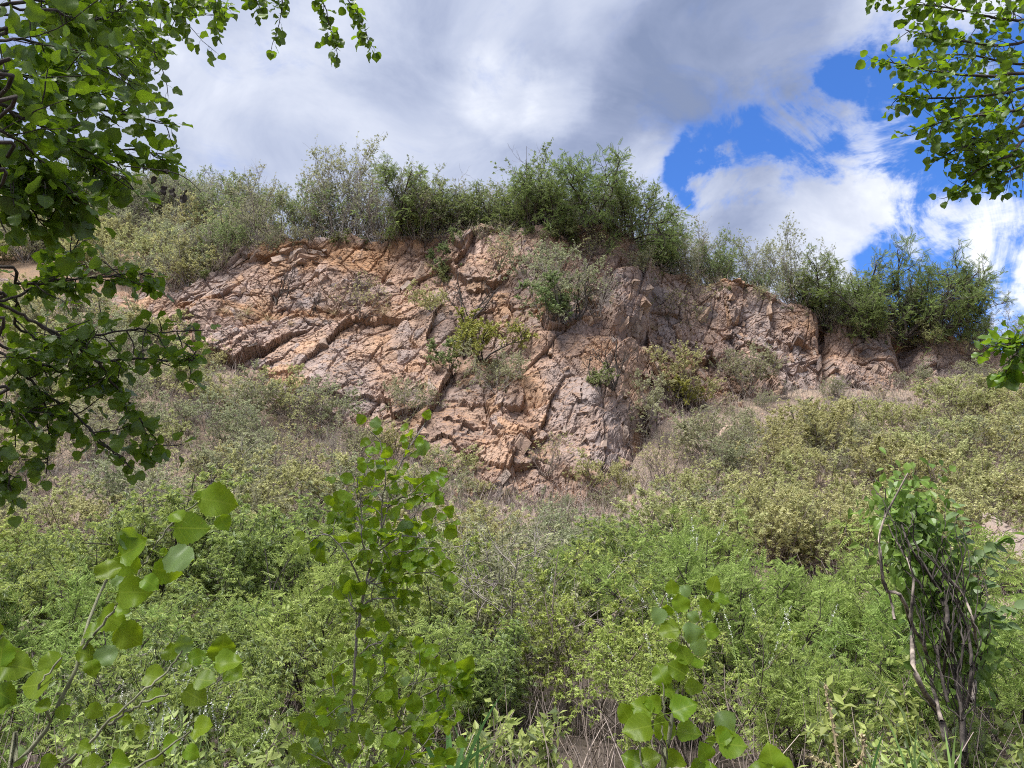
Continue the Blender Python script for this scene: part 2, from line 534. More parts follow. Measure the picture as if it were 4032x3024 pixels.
def ground_z(x, y):
    x, y = np.broadcast_arrays(np.asarray(x, float), np.asarray(y, float))
    yb, zb = base_of(x)
    z = np.zeros(x.shape)
    z0 = 1.25 + 0.02 * np.abs(x)
    z = np.where(y < 9, 0.1 * sstep(3, 9, y), z)
    z = np.where((y >= 9) & (y < 18), 0.1 + (z0 - 0.1) * ((y - 9) / 9) ** 1.4, z)
    t = np.clip((y - 18) / np.maximum(yb - 18, 1), 0, 1)
    z = np.where(y >= 18, z0 + (zb - z0) * (0.75 * t + 0.25 * t * t), z)
    n = fbm(x * 0.35, y * 0.35, 5, 4) * 0.35 + fbm(x * 1.7, y * 1.7, 9, 3) * 0.14
    return z + n * sstep(1, 6, y) * 1.0


def hill_z(x, y):
    yt, zt = top_of(x)
    dy = np.maximum(y - yt, 0)
    rise = sstep(-9.5, -19, x)
    z = zt + rise * (0.84 * np.minimum(dy, 14) - 0.25 * np.maximum(dy - 14, 0)) - (1 - rise) * (0.02 * np.minimum(dy, 5) + 0.25 * np.maximum(dy - 5, 0))
    return z + fbm(x * 0.5, y * 0.5, 21, 4) * 0.25


def grid_faces(nr, nc):
    i = np.arange(nr * nc).reshape(nr, nc)
    return np.stack((i[:-1, :-1], i[:-1, 1:], i[1:, 1:], i[1:, :-1]), -1).reshape(-1, 4)


# ground sheet: from behind the camera up the scree to the foot of the cliff
xs = np.concatenate((np.linspace(-400, -45, 12)[:-1], np.linspace(-45, 48, 330), np.linspace(48, 400, 12)[1:]))
tt = np.concatenate((np.linspace(-300, -10, 8)[:-1], np.linspace(-10, 18, 120)))
X1, Y1 = np.meshgrid(xs, tt)
s2 = np.linspace(0, 1, 90)[1:]
yb_, zb_ = base_of(xs)
Y2 = 18 + s2[:, None] * (yb_[None] + 1.2 - 18)
X = np.vstack((X1, np.broadcast_to(xs, Y2.shape)))
Y = np.vstack((Y1, Y2))
Z = ground_z(X, Y)
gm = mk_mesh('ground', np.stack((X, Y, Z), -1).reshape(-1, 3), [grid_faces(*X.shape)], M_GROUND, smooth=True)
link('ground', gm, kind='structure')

# hill above the cliff edge
s3 = np.concatenate((np.linspace(0.0, 20, 60), np.linspace(20, 160, 12)[1:]))
yt_, zt_ = top_of(xs)
Yh = yt_[None] + s3[:, None]
Xh = np.broadcast_to(xs, Yh.shape)
Zh = hill_z(Xh, Yh) - 0.05 - .55 * sstep(1.2, 0.0, s3)[:, None]
hm = mk_mesh('hilltop', np.stack((Xh, Yh, Zh), -1).reshape(-1, 3), [grid_faces(*Xh.shape)], M_HILL, smooth=True)
link('hilltop', hm, kind='structure')

# ------------------------------------------------------------------ cliff face
cxs = np.concatenate((np.linspace(-44, -20, 90)[:-1], np.linspace(-20, 25, 860), np.linspace(25, 46, 90)[1:]))
rows = np.linspace(-0.09, 1.0, 300)
CX, CT = np.meshgrid(cxs, rows)
yb, zb = base_of(CX)
yt, zt = top_of(CX)
H = np.hypot(yt - yb, zt - zb)
prof = np.where(CT > 0, CT, CT)
# face is steeper below and leans back near the top
lean = 0.10 * np.sin(np.clip(CT, 0, 1) * math.pi) * (yt - yb)
CY = yb + (yt - yb) * CT + lean * 0.6
CZ = zb + (zt - zb) * CT
S = CT * H + zb                                  # metres up the face
fade = np.clip(H / 4.0, 0, 1) * (.45 + .55 * sstep(1.0, 0.95, CT))

wx = CX + 0.22 * fbm(CX * .9, S * .9, 40, 4)
ws = S + 0.22 * fbm(CX * .9, S * .9, 50, 4)


def rot(x, y, deg):
    c, s = math.cos(math.radians(deg)), math.sin(math.radians(deg))
    return x * c + y * s, -x * s + y * c


# joint directions: diagonal slabs on the left, steep joints to the right
xa, ya = rot(wx, ws, 38)
xb, yb2 = rot(wx, ws, 66)
xc, yc = rot(wx, ws, 82)
xd, yd = rot(wx, ws, 118)
zone = CX + 1.4 * fbm(CX * .4, S * .4, 60, 3) - 0.15 * (S - 10)
wl = zone < -4.0
wr = zone > 6.0
QX = np.where(wl, xa, np.where(wr, xc, xb))
QY = np.where(wl, ya, np.where(wr, yc, yb2))
D = np.zeros(CX.shape)
rough = np.clip(0.85 + 2.6 * fbm(CX * .25, S * .25, 70, 3), 0.22, 2.0)     # some slabs smooth, some shattered
ids = []
for k, (sx, sy, amp, slope, crack, cw) in enumerate(((3.9, 2.3, .22, .22, .14, .012), (1.6, .95, .12, .19, .15, .022), (.62, .40, .06, .19, .09, .045), (.27, .18, .026, .17, .035, .07))):
    qx, qy = (QX, QY) if k != 1 else (np.where(wl, QX, xd), np.where(wl, QY, yd))
    cid, dx, dy, ed = voronoi(qx / sx + 3.1 * k, qy / sy - 5.7 * k, 300 + 17 * k)
    f1 = np.modf(cid * 977.13)[0]
    f2 = np.modf(cid * 433.71)[0]
    f3 = np.modf(cid * 151.37)[0]
    r_ = rough if k > 0 else 1.0
    D += r_ * amp * (f1 - .5) * 1.5
    D += r_ * slope * ((f2 - .5) * dx * sx + (f3 - .5) * dy * sy) * 1.6
    keep = (f2 + .25) * (0.5 + vnoise(CX * 1.2, S * 1.2, 400 + k) + .3)
    D -= crack * np.exp(-(ed / cw) ** 2) * np.clip(keep, 0, 1)
    ids.append((cid, f1, f2, f3, ed))
for k, (ang, spc, dep) in enumerate(((40, 1.9, .17), (128, 2.6, .15), (72, 1.3, .15), (20, 3.1, .13), (100, 1.1, .12))):
    q1, q2 = rot(CX, S, ang)
    q2 = q2 + .5 * fbm(q1 * .35, q2 * .35, 700 + k, 4)
    lane = np.floor(q2 / spc)
    pos_ = (q2 / spc - lane - .25 - .5 * hsh(lane, lane * 0, 720 + k)) * spc
    gate = sstep(.0, .18, vnoise(q1 * .45 + lane * 7.3, lane * 3.1, 740 + k))
    D -= dep * gate * np.exp(-(pos_ / .038) ** 2)
    D += .12 * gate * np.clip(pos_ / spc, -.5, .5)
D += 0.55 * fbm(CX * .35, S * .35, 80, 3) + 0.10 * fbm(CX * 2.5, S * 2.5, 81, 3)
# terrace on the left (earth ledge with bushes) and stepped buttress right of the middle
PXc = 512 + FPX * CX / (CY * CP + (CZ - 1.6) * SP)
PYc = 384 - FPX * (-CY * SP + (CZ - 1.6) * CP) / (CY * CP + (CZ - 1.6) * SP)
led = 306 + 0.06 * (PXc - 200) + 4 * fbm(PXc * .03, PXc * 0, 90, 3)
left_w = sstep(385, 320, PXc) * sstep(140, 190, PXc)
D += left_w * 0.28 * (sstep(led - 6, led + 10, PYc) - sstep(led + 30, led + 110, PYc) * .8)
led2 = 338 + 0.05 * (PXc - 560) + 5 * fbm(PXc * .03, PXc * 0, 95, 3)
mid_w = sstep(500, 545, PXc) * sstep(632, 612, PXc)
D += mid_w * 0.45 * (sstep(led2 - 5, led2 + 8, PYc) - sstep(led2 + 30, led2 + 100, PYc) * .8)
out = PXc
D += 1.0 * sstep(604, 614, PXc) * sstep(652, 644, PXc) * sstep(268, 280, PYc) * sstep(345, 325, PYc)
D -= 1.2 * np.exp(-((PXc - 912 - (PYc - 360) * .1) / 12) ** 2) * sstep(300, 330, PYc)       # dark gully at the right
D -= 0.9 * np.exp(-((PXc - 826) / 5) ** 2) * sstep(300, 325, PYc)
D *= fade
nrm = np.stack((np.zeros_like(H), -(zt - zb), (yt - yb)), -1)
nrm = unit(nrm)
nrm = unit(nrm * np.array((1, 1, 1)) + np.array((0.06, 0, 0.05)))
PC = np.stack((CX, CY, CZ), -1) + D[..., None] * nrm
PC[..., 2] += 0.02 + sstep(.9, 1.0, CT) * (.9 * fbm(CX * .7, S * 0 + 3.3, 190, 4) + .06)
# colours of the stone: patches by joint block, with rust, grey and dark wash
cid0, cid1, cid2 = ids[0], ids[1], ids[2]
PAL = np.array([(.36, .255, .195), (.42, .29, .20), (.31, .25, .215), (.45, .285, .165), (.38, .29, .235), (.33, .235, .18), (.43, .31, .235), (.27, .225, .20)])
ci = (np.modf(cid0[1] * 3.7 + .35 * cid1[1] + .25 * fbm(CX * .5, S * .5, 110, 3))[0] * len(PAL)).astype(int) % len(PAL)
C = PAL[ci]
C = C * (0.76 + 0.48 * cid1[2])[..., None] * (0.84 + 0.32 * cid2[2])[..., None]
rust = sstep(.02, .4, fbm(CX * .33 + 4, S * .33, 120, 4) + .12 * (PXc > 500) * (PXc < 640) + .1 * (PXc > 640))
C = C * (1 - .5 * rust[..., None]) + .5 * rust[..., None] * np.array((.44, .265, .15))
grey = sstep(.05, .45, fbm(CX * .3 - 7, S * .3, 130, 4) + .22 * sstep(420, 250, PXc) * (PYc > 262))
C = C * (1 - .7 * grey[..., None]) + .7 * grey[..., None] * np.array((.32, .275, .25))
wash = sstep(.30, .52, fbm(CX * .9, S * .22, 140, 4)) * sstep(430, 500, PXc)
C = C * (1 - .6 * wash[..., None]) + .6 * wash[..., None] * np.array((.12, .115, .12))
E1 = PC[1:, :] - PC[:-1, :]
E2 = PC[:, 1:] - PC[:, :-1]
nn = unit(np.cross(np.concatenate((E2, E2[:, -1:]), 1), np.concatenate((E1, E1[-1:]), 0)))
flat = sstep(.62, .9, np.abs(nn[..., 2]) + .35 * fbm(CX * 2, S * 2, 150, 3))
soil = np.maximum(flat * .75, sstep(236, 246, PYc) * sstep(283, 262, PYc + 26 * fbm(CX * .6, S * .6, 160, 4) + .10 * np.abs(PXc - 345)) * sstep(245, 265, PXc) * sstep(455, 425, PXc))
soil = np.maximum(soil, left_w * sstep(led - 8, led - 1, PYc) * sstep(led + 13, led + 5, PYc) * .9)
soil = np.maximum(soil, sstep(.93, 1.0, CT + .16 * fbm(CX * 1.2, S * 1.2, 170, 3)) * .6 * sstep(-.2, .2, fbm(CX * .4, S * .4, 171, 2)))
C = C * (1 - soil[..., None]) + soil[..., None] * np.array((.41, .225, .105)) * (0.8 + 0.5 * vnoise(CX * 3, S * 3, 180))[..., None]
cm = mk_mesh('cliff', PC.reshape(-1, 3), [grid_faces(*CX.shape)], M_CLIFF, col=np.clip(C * np.array((.92, .91, .985)), .03, .8).reshape(-1, 3))
cliff = link('cliff', cm, kind='structure')

# view lookup: nearest point of the cliff grid to a pixel
from mathutils import kdtree
step = 3
PXg, PYg = [], []
sub = PC[::step, ::step]
v = sub - CAM
f_ = v[..., 1] * CP + v[..., 2] * SP
gx = 512 + FPX * v[..., 0] / f_
gy = 384 - FPX * (-v[..., 1] * SP + v[..., 2] * CP) / f_
kd = kdtree.KDTree(gx.size)
for i, (a, b) in enumerate(zip(gx.ravel(), gy.ravel())):
    kd.insert((a, b, 0), i)
kd.balance()
subf = sub.reshape(-1, 3)
depf = f_.ravel()


def on_cliff(px, py):
    best = min(kd.find_n((px, py, 0), 4), key=lambda r: depf[r[1]])
    return subf[best[1]]


# ---- blocks and slabs of stone on the cliff
def block_mesh(seed, flatness):
    rs = np.random.RandomState(seed)
    bm = bmesh.new()
    ex = np.array((1.0, 0.75, flatness))
    for _ in range(13):
        p = rs.uniform(-1, 1, 3)
        p = np.sign(p) * np.abs(p) ** 0.35
        p *= rs.uniform(.72, 1.0)
        bm.verts.new(p * ex * .5)
    r = bmesh.ops.convex_hull(bm, input=bm.verts)
    bmesh.ops.delete(bm, geom=[e for e in r['geom_interior'] if isinstance(e, bmesh.types.BMVert)], context='VERTS')
    bmesh.ops.subdivide_edges(bm, edges=bm.edges[:], cuts=1)
    for v_ in bm.verts:
        v_.co += Vector(rs.normal(0, .022, 3))
    me = bpy.data.meshes.new('rock')
    bm.to_mesh(me)
    bm.free()
    me.materials.append(M_ROCK)
    return me


BLOCKS = [block_mesh(i, (.3, .42, .55, .7)[i % 4]) for i in range(16)]
rr = random.Random(11)


def put_rock(px, py, size, tilt=None, meshi=None, sink=.25, parent=cliff):
    p = on_cliff(px, py)
    me = BLOCKS[meshi if meshi is not None else rr.randrange(16)]
    o = link('rock', me, parent)
    if tilt is None:
        tilt = -35 if px < 420 else (-60 if px < 600 else -78)
        tilt += rr.uniform(-16, 16)
    R = Matrix.Rotation(math.radians(tilt), 4, 'Y') @ Matrix.Rotation(math.radians(rr.uniform(-28, 28)), 4, 'X') @ Matrix.Rotation(rr.uniform(-.5, .5), 4, 'Z')
    s = Matrix.Diagonal((size * rr.uniform(.85, 1.3), size * rr.uniform(.8, 1.1), size * rr.uniform(.8, 1.2), 1))
    o.matrix_local = Matrix.Translation(Vector(p) + Vector((0, sink * size * .5, -sink * size * .2))) @ R @ s
    return o


# the pile of slabs on the earth crest at upper left
for (px, py, s, t, mi) in ((283, 254, 1.2, -28, 1), (291, 259, 1.0, -38, 0), (300, 252, 1.1, -20, 4), (306, 256, 1.0, -12, 0), (312, 248, 1.1, 18, 1), (298, 262, .8, -10, 4),
                           (276, 261, .9, -45, 2), (318, 262, .6, 10, 8), (303, 245, .5, 0, 3), (322, 252, .7, 25, 0), (288, 250, .7, -10, 5)):
    put_rock(px, py, s, t, mi, sink=.1)
# the stepped outcrop right of the middle
for (px, py, s) in ((620, 282, 1.3), (633, 282, 1.4), (645, 285, 1.2), (628, 296, 1.2), (640, 298, 1.3), (632, 310, 1.1), (644, 310, 1.1), (625, 322, 1.0), (636, 326, 1.0)):
    put_rock(px, py, s, rr.uniform(-70, -40), sink=.7)
spots = []
tries = 0
while len(spots) < 215 and tries < 6000:
    tries += 1
    px, py = rr.uniform(175, 1000), rr.uniform(240, 500)
    top = np.interp(px, [p[0] for p in TOP], [p[1] for p in TOP])
    bot = np.interp(px, [p[0] for p in BASE], [p[1] for p in BASE])
    if not (top + 8 < py < bot - 4):
        continue
    s = rr.choice((.3, .4, .5, .6, .8, 1.0, 1.3))
    if any((px - a) ** 2 + (py - b) ** 2 < (9 + 9 * (s + c)) ** 2 * .5 for a, b, c in spots):
        continue
    spots.append((px, py, s))
    put_rock(px, py, s, sink=.55 if s > .7 else .3)


# ------------------------------------------------------------------ shrubs
def polyline(rs, p0, d0, length, K, wiggle, up=0.0):
    """M curved shoots at once: p0 (M,3), d0 (M,3), length (M,)"""
    M = len(p0)
    P = np.zeros((M, K, 3))
    P[:, 0] = p0
    d = unit(d0)
    st = (length / (K - 1))[:, None]
    for k in range(1, K):
        d = unit(d + rs.normal(0, wiggle, (M, 3)) + np.array((0, 0, up)))
        P[:, k] = P[:, k - 1] + d * st
    return P, d


def along(P, t):
    """points and tangents at t (0..1) of polylines P (M,K,3), one t each"""
    K = P.shape[1]
    f = np.clip(t * (K - 1), 0, K - 1.001)
    i = f.astype(int)
    r = np.arange(len(P))
    a, b = P[r, i], P[r, i + 1]
    return a + (b - a) * (f - i)[:, None], unit(b - a)


def make_shrub(name, seed, h, spread, nst, n2, n3, leaf_n, leaf, lsize, lw, m_st, m_lf, r0=.022, bare=0.0, droop=.3, wig=.16, tip=.25, lmin=.3, up=.05, sub=.45, upright=False):
    rs = np.random.RandomState(seed)
    S = Soup()
    az = rs.uniform(0, 2 * math.pi, nst)
    tl = np.sqrt(rs.uniform(0.02, 1, nst)) * spread
    d = np.stack((np.cos(az) * np.sin(tl), np.sin(az) * np.sin(tl), np.cos(tl)), -1)
    p0 = np.stack((np.cos(az) * .12, np.sin(az) * .12, np.full(nst, -.08)), -1) * rs.uniform(.3, 1.2, (nst, 1))
    ln = h * rs.uniform(.7, 1.08, nst) * (1 - .10 * tl)
    P1, _ = polyline(rs, p0, d, ln, 8, wig * .7, up)
    R1 = r0 * rs.uniform(.6, 1.1, (nst, 1)) * np.linspace(1, .28, 8)[None]
    V, F = tubes(P1, R1, 5)
    S.add(V, F)
    # side branches
    i2 = np.repeat(np.arange(nst), n2)
    t2 = rs.uniform(.22, .97, len(i2))
    b, tg = along(P1[i2], t2)
    rd = unit(rs.normal(0, 1, (len(i2), 3)) + np.array((0, 0, .35)))
    d2 = unit(tg * (1.0 if upright else .55) + rd * .75)
    l2 = ln[i2] * sub * (1.12 - t2) * rs.uniform(.6, 1.2, len(i2)) + .12 * h
    P2, _ = polyline(rs, b, d2, l2, 6, wig, up)
    R2 = r0 * .42 * rs.uniform(.6, 1.1, (len(i2), 1)) * np.linspace(1, .3, 6)[None]
    V, F = tubes(P2, R2, 4)
    S.add(V, F)
    i3 = np.repeat(np.arange(len(i2)), n3)
    t3 = rs.uniform(.2, 1.0, len(i3))
    b, tg = along(P2[i3], t3)
    d3 = unit(tg * .7 + rs.normal(0, .6, (len(i3), 3)) + np.array((0, 0, .12)))
    l3 = h * rs.uniform(.06, .17, len(i3))
    P3, _ = polyline(rs, b, d3, l3, 4, wig * 1.2, up)
    R3 = np.full((len(i3), 1), max(.003, r0 * .16)) * np.linspace(1, .5, 4)[None]
    V, F = tubes(P3, R3, 3)
    S.add(V, F)
    stems = S.mesh(name + '_stems', m_st, smooth=True)
    lf = None
    if leaf_n:
        w = np.ones(len(P3))
        if bare:
            cl = rs.uniform(0, 1, len(i2))          # whole branches without leaves
            w = (cl[i3] > bare).astype(float) + 1e-6
        ii = rs.choice(len(P3), leaf_n, p=w / w.sum())
        t = rs.uniform(lmin, 1.0, leaf_n)
        b, tg = along(P3[ii], t)
        b = b + rs.normal(0, .02 * h * .3, (leaf_n, 3))
        dd = unit(tg * .5 + rs.normal(0, .75, (leaf_n, 3)) + np.array((0, 0, -droop)))
        N = unit(rs.normal(0, .55, (leaf_n, 3)) + np.array((0, 0, 1.0)))
        L = lsize * rs.uniform(.65, 1.25, leaf_n)
        Q = Soup()
        V, F, uv = leaves(b, dd, N, L, L * lw, leaf[0], leaf[1])
        Q.add(V, F, uv)
        lf = Q.mesh(name + '_leaves', m_lf)
    return stems, lf


def place(var, name, loc, sc, rz, label, cat, group, lean=None):
    e = thing(name, label, cat, loc, rz, sc, group)
    if lean:
        e.rotation_euler = (lean[0], lean[1], rz)
    link('stems', var[0], e)
    if var[1] is not None:
        link('leaves', var[1], e)
    return e


SP_OLIVE = [make_shrub('olive', 100 + i, 2.2, 1.05, 9, 8, 7, 3300, CLUMP, .07, 1.0, M_BARK_BROWN, M_L_OLIVE, .022, bare=.12, wig=.2) for i in range(6)]
SP_GREYG = [make_shrub('greyg', 130 + i, 2.3, .95, 11, 8, 7, 3300, CLUMP, .068, .9, M_BARK_GREY, M_L_GREYG, .02, bare=.22, wig=.2) for i in range(5)]
SP_BARE = [make_shrub('bare', 160 + i, 1.9, .95, 10, 8, 7, 500, CLUMP, .06, .9, M_BARK_BROWN, M_L_OLIVE, .018, bare=.5, wig=.24) for i in range(4)]
SP_GREYBARE = [make_shrub('greybare', 180 + i, 1.7, .9, 12, 9, 7, 300, CLUMP, .05, .9, M_BARK_GREY, M_L_GREYG, .015, bare=.5, wig=.2) for i in range(3)]
SP_DARKBARE = [make_shrub('darkbare', 190 + i, 1.8, 1.0, 6, 6, 4, 0, CLUMP, .05, .9, M_BARK_DARK, M_L_OLIVE, .03, wig=.26) for i in range(3)]
SP_RIDGE = [make_shrub('ridge', 200 + i, 3.2, .95, 11, 8, 7, 2700, CLUMP, .085, .9, M_BARK_BROWN, M_L_RIDGE, .024, bare=.15, wig=.13, up=.07) for i in range(6)]
SP_RGREY = [make_shrub('ridgegrey', 230 + i, 3.1, .88, 13, 9, 7, 2100, CLUMP, .07, .85, M_BARK_GREY, M_L_GREYG, .022, bare=.2, wig=.13, up=.07) for i in range(5)]
SP_WHIP = [make_shrub('whip', 250 + i, 4.6, .42, 9, 9, 5, 2000, CLUMP, .09, .9, M_BARK_GREY, M_L_GREYG, .026, bare=.05, wig=.09, up=.10, sub=.3, upright=True) for i in range(3)]
SP_LOCUST = [make_shrub('locust', 260 + i, 3.4, 1.15, 8, 10, 9, 2300, PINN, .27, .75, M_BARK_DARK, M_L_LOCUST, .05, wig=.24, droop=.25, sub=.55, up=.0) for i in range(5)]
SP_BRIGHT = [make_shrub('bright', 300 + i, 1.9, .8, 10, 9, 7, 3600, PALM, .088, .95, M_BARK_DARK, M_L_BRIGHT, .016, wig=.15, droop=.45, up=.06) for i in range(7)]
SP_FRESH = [make_shrub('fresh', 315 + i, 2.0, .9, 9, 9, 7, 5200, CLUMP, .05, .8, M_BARK_BROWN, M_L_FRESH, .015, wig=.17, droop=.2, up=.05) for i in range(4)]
SP_TWIGGY = [make_shrub('twiggy', 322 + i, 1.9, .85, 12, 9, 7, 2600, CLUMP, .05, .7, M_BARK_GREY, M_L_GREYG, .014, bare=.3, wig=.18, up=.05) for i in range(3)]
SP_FEATHER = [make_shrub('feather', 330 + i, 1.9, .95, 7, 9, 7, 1700, PINN, .145, .9, M_BARK_DARK, M_L_FEATHER, .02, wig=.18, droop=.12, up=.04) for i in range(5)]
SP_YELLOW = [make_shrub('yellowg', 350 + i, 1.9, .95, 5, 9, 7, 2800, CLUMP, .075, 1.0, M_BARK_DARK, M_L_YELLOW, .035, wig=.2, sub=.5) for i in range(2)]
SP_SMALLG = [make_shrub('smallg', 360 + i, 1.2, .9, 8, 7, 6, 2200, CLUMP, .065, .9, M_BARK_DARK, M_L_RIDGE, .015, wig=.2) for i in range(3)]
SP_PLAIN = [make_shrub('plainleaf', 370 + i, 1.0, .9, 7, 6, 5, 1100, RHOMB, .085, .5, M_BARK_BROWN, M_L_BRIGHT, .01, wig=.16, droop=.2) for i in range(4)]

rz = random.Random(21)


def variant(pool):
    return pool[rz.randrange(len(pool))]


# ---- bushes on the scree, left and right of the buttress
def size_word(sc, lo, hi):
    return 'small' if sc < lo else ('large' if sc > hi else 'medium')


def scree_label(px, py, kind, sc):
    word, cat = {'o': ('olive-green', 'shrub'), 'g': ('grey-green', 'shrub'), 'b': ('nearly leafless brown', 'shrub'), 'w': ('bare grey', 'shrub')}[kind]
    marks = ((90, 'behind the left poplar boughs'), (190, 'just right of the left poplar boughs'), (270, 'under the left end of the slabs'), (350, 'under the grey slabs'), (440, 'above the middle sapling top'),
             (520, 'at the left foot of the buttress'), (620, 'at the front foot of the buttress'), (700, 'under the notch right of the buttress'), (780, 'under the tan walls'), (860, 'under the green edge trees'),
             (940, 'below the dark gully'), (2000, 'near the right edge'))
    m = next(t for lim, t in marks if px < lim)
    band = 'high' if py < 420 else ('midway' if py < 475 else 'low')
    zone = '%s on the scree %s' % (band, m)
    sw = size_word(sc, .86, 1.02)
    return '%s %s %s %s' % (sw, word, cat, zone), cat, '%s %s shrubs %s' % (sw, word, zone)


def overlaps_cliff(px, py):
    bot = np.interp(px, [p[0] for p in BASE], [p[1] for p in BASE])
    return py < bot + 2


cell = 1.55
n_scree = 0
y = 18.3
while y < 42:
    x = -30.0
    while x < 36:
        xx, yy = x + rz.uniform(-.8, .8), y + rz.uniform(-.7, .7)
        x += cell
        yb0, _ = base_of(xx)
        if yy > float(yb0) - .4:
            continue
        p = (xx, yy, float(ground_z(xx, yy)))
        px, py, _d = to_px(p)
        if not (-50 < px < 1075):
            continue
        q = float(fbm(np.array(xx * .13), np.array(yy * .13), 500, 3))
        u = rz.random()
        lowbase = False
        # a strip of bare grey brush right under the tan walls, purple-grey brush on the left
        if px > 640 and yy > float(yb0) - 4.5:
            kind = 'w' if u < .62 else ('g' if u < .85 else 'b')
            lowbase = True
        elif px < 250 and py > 440 or (100 < px < 340 and 430 < py < 520 and u < .6):
            kind = 'b' if u < .34 else ('w' if u < .52 else ('g' if u < .74 else 'o'))
        elif px < 480:
            kind = 'o' if u < .6 else ('g' if u < .85 else 'b')
        elif px < 640:
            kind = 'g' if u < .45 else ('b' if u < .8 else 'o')
        else:
            kind = 'o' if u < .66 + q * .5 else ('g' if u < .85 else 'b')
        if px > 945 and yy < 19.6:
            continue
        pool = {'o': SP_OLIVE, 'g': SP_GREYG, 'b': SP_BARE, 'w': SP_GREYBARE}[kind]
        sc = rz.uniform(.62, 1.2) * (.62 if lowbase else 1.0)
        lab, cat, grp = scree_label(px, py, kind, sc)
        if 450 < px < 645 and yy > float(yb0) - 6:
            sc *= .45
            if u > .6:
                continue
        place(variant(pool), {'o': 'olive_shrub', 'g': 'grey_green_shrub', 'b': 'brown_twig_shrub', 'w': 'grey_twig_shrub'}[kind], p, (sc * 1.1, sc * 1.1, sc), rz.uniform(0, 6.28), lab, cat, grp)
        n_scree += 1
    y += cell

# ---- hill to the left above the slabs
for i in range(84):
    for _ in range(40):
        xx = rz.uniform(-36, -11)
        yt0, zt0 = top_of(xx)
        yy = float(yt0) + rz.uniform(.3, 15)
        p = (xx, yy, float(hill_z(np.array(xx), np.array(yy))))
        px, py, _d = to_px(p)
        if -50 < px < 262:
            break
    hi = py < 235
    k = rz.random()
    sc = rz.uniform(.85, 1.2)
    m = next(t for lim, t in ((60, 'at the left edge'), (130, 'behind the poplar leaves'), (190, 'just right of the poplar leaves'), (999, 'beside the orange earth crest')) if px < lim)
    sw = size_word(sc, .95, 1.1)
    lab = ('%s grey-green shrub on the upper left hill crest %s' if hi else '%s yellowish shrub on the left hillside above the slabs %s') % (sw, m)
    place(variant(SP_RGREY if k < .5 else SP_RIDGE) if hi else variant(SP_OLIVE if k < .75 else SP_GREYG), 'hillside_shrub', p, sc * (1.15 if hi else 1.25), rz.uniform(0, 6.28), lab, 'shrub',
          lab + ' (alike)')


# ---- ridge above the cliff: (px, row offset, kind, scale)
def ridge_at(px, off):
    """point on the hill edge that is seen in column px"""
    xx = (px - 512) / FPX * 38
    for _ in range(4):
        yt0, _z = top_of(xx)
        p = np.array((xx, float(yt0) + off, float(hill_z(np.array(xx), np.array(float(yt0) + off)))))
        a = to_px(p)[0]
        xx += (px - a) / FPX * 38
    return p


def edge_label(px, word, sc):
    z = next(t for lim, t in ((250, 'left of the orange earth crest'), (300, 'above the slab pile on the orange earth'), (340, 'under the pale bare trees'), (390, 'between the bare trees and the broad green tree'), (430, 'behind the broad green tree'),
                              (480, 'above the gully'), (530, 'left of the buttress top'), (580, 'on the buttress top'), (640, 'at the right corner of the buttress top'), (700, 'just right of the notch'), (750, 'on the lower edge before the blue sky'),
                              (810, 'left of the right tree group'), (900, 'behind the right tree group'), (5000, 'at the right end of the cliff edge')) if px < lim)
    sw = size_word(sc, .9, 1.02)
    return '%s %s crest shrub %s' % (sw, word, z), '%s %s crest shrubs %s' % (sw, word, z)


px = 196
while px < 1030:
    for off, prob in ((.05, .6), (1.5, .8), (3.0, .6)):
        if rz.random() > prob:
            continue
        q = px + rz.uniform(-9, 9)
        p = ridge_at(q, off + rz.uniform(-.3, .5))
        if q < 640:
            grey = rz.random() < (.62 if q < 440 else .3)
            sc = (rz.uniform(.85, 1.15) if q < 330 else rz.choice((.6, .75, .9, 1.0, 1.1, 1.25)))
        else:
            grey = rz.random() < .7
            sc = rz.choice((.55, .7, .85, .95, 1.05)) * (1.0 if q < 800 else .85)
            if q > 980:
                sc *= .75
        lab, grp = edge_label(q, 'grey-green' if grey else 'dull green', sc)
        tw = q < 420 and rz.random() < .3
        if tw:
            lab, grp = edge_label(q, 'bare twiggy', sc)
        place(variant(SP_GREYBARE if tw else (SP_RGREY if grey else SP_RIDGE)), 'crest_shrub', p, sc * (1.8 if tw else 1.1), rz.uniform(0, 6.28), lab, 'shrub', grp)
    px += rz.uniform(14, 23)

# low growth that spills over the broken rim
for i, q in enumerate(np.arange(205, 1010, 14.0)):
    q = float(q) + rz.uniform(-6, 6)
    tp = float(np.interp(q, [p[0] for p in TOP], [p[1] for p in TOP]))
    sc = rz.uniform(.3, .75)
    dry = rz.random() < .55
    lab, grp = edge_label(q, 'dry brown' if dry else 'fresh green', 1.3 * sc)
    lab = lab.replace('crest shrub', 'rim bush')
    place(variant(SP_BARE if dry else (SP_SMALLG if rz.random() < .5 else SP_GREYG)), 'rim_bush', on_cliff(q, tp + rz.uniform(1, 9)) + np.array((0, .1, -.1)), sc, rz.uniform(0, 6.28), lab, 'bush', grp.replace('crest shrubs', 'rim bushes'), lean=(.35, 0))

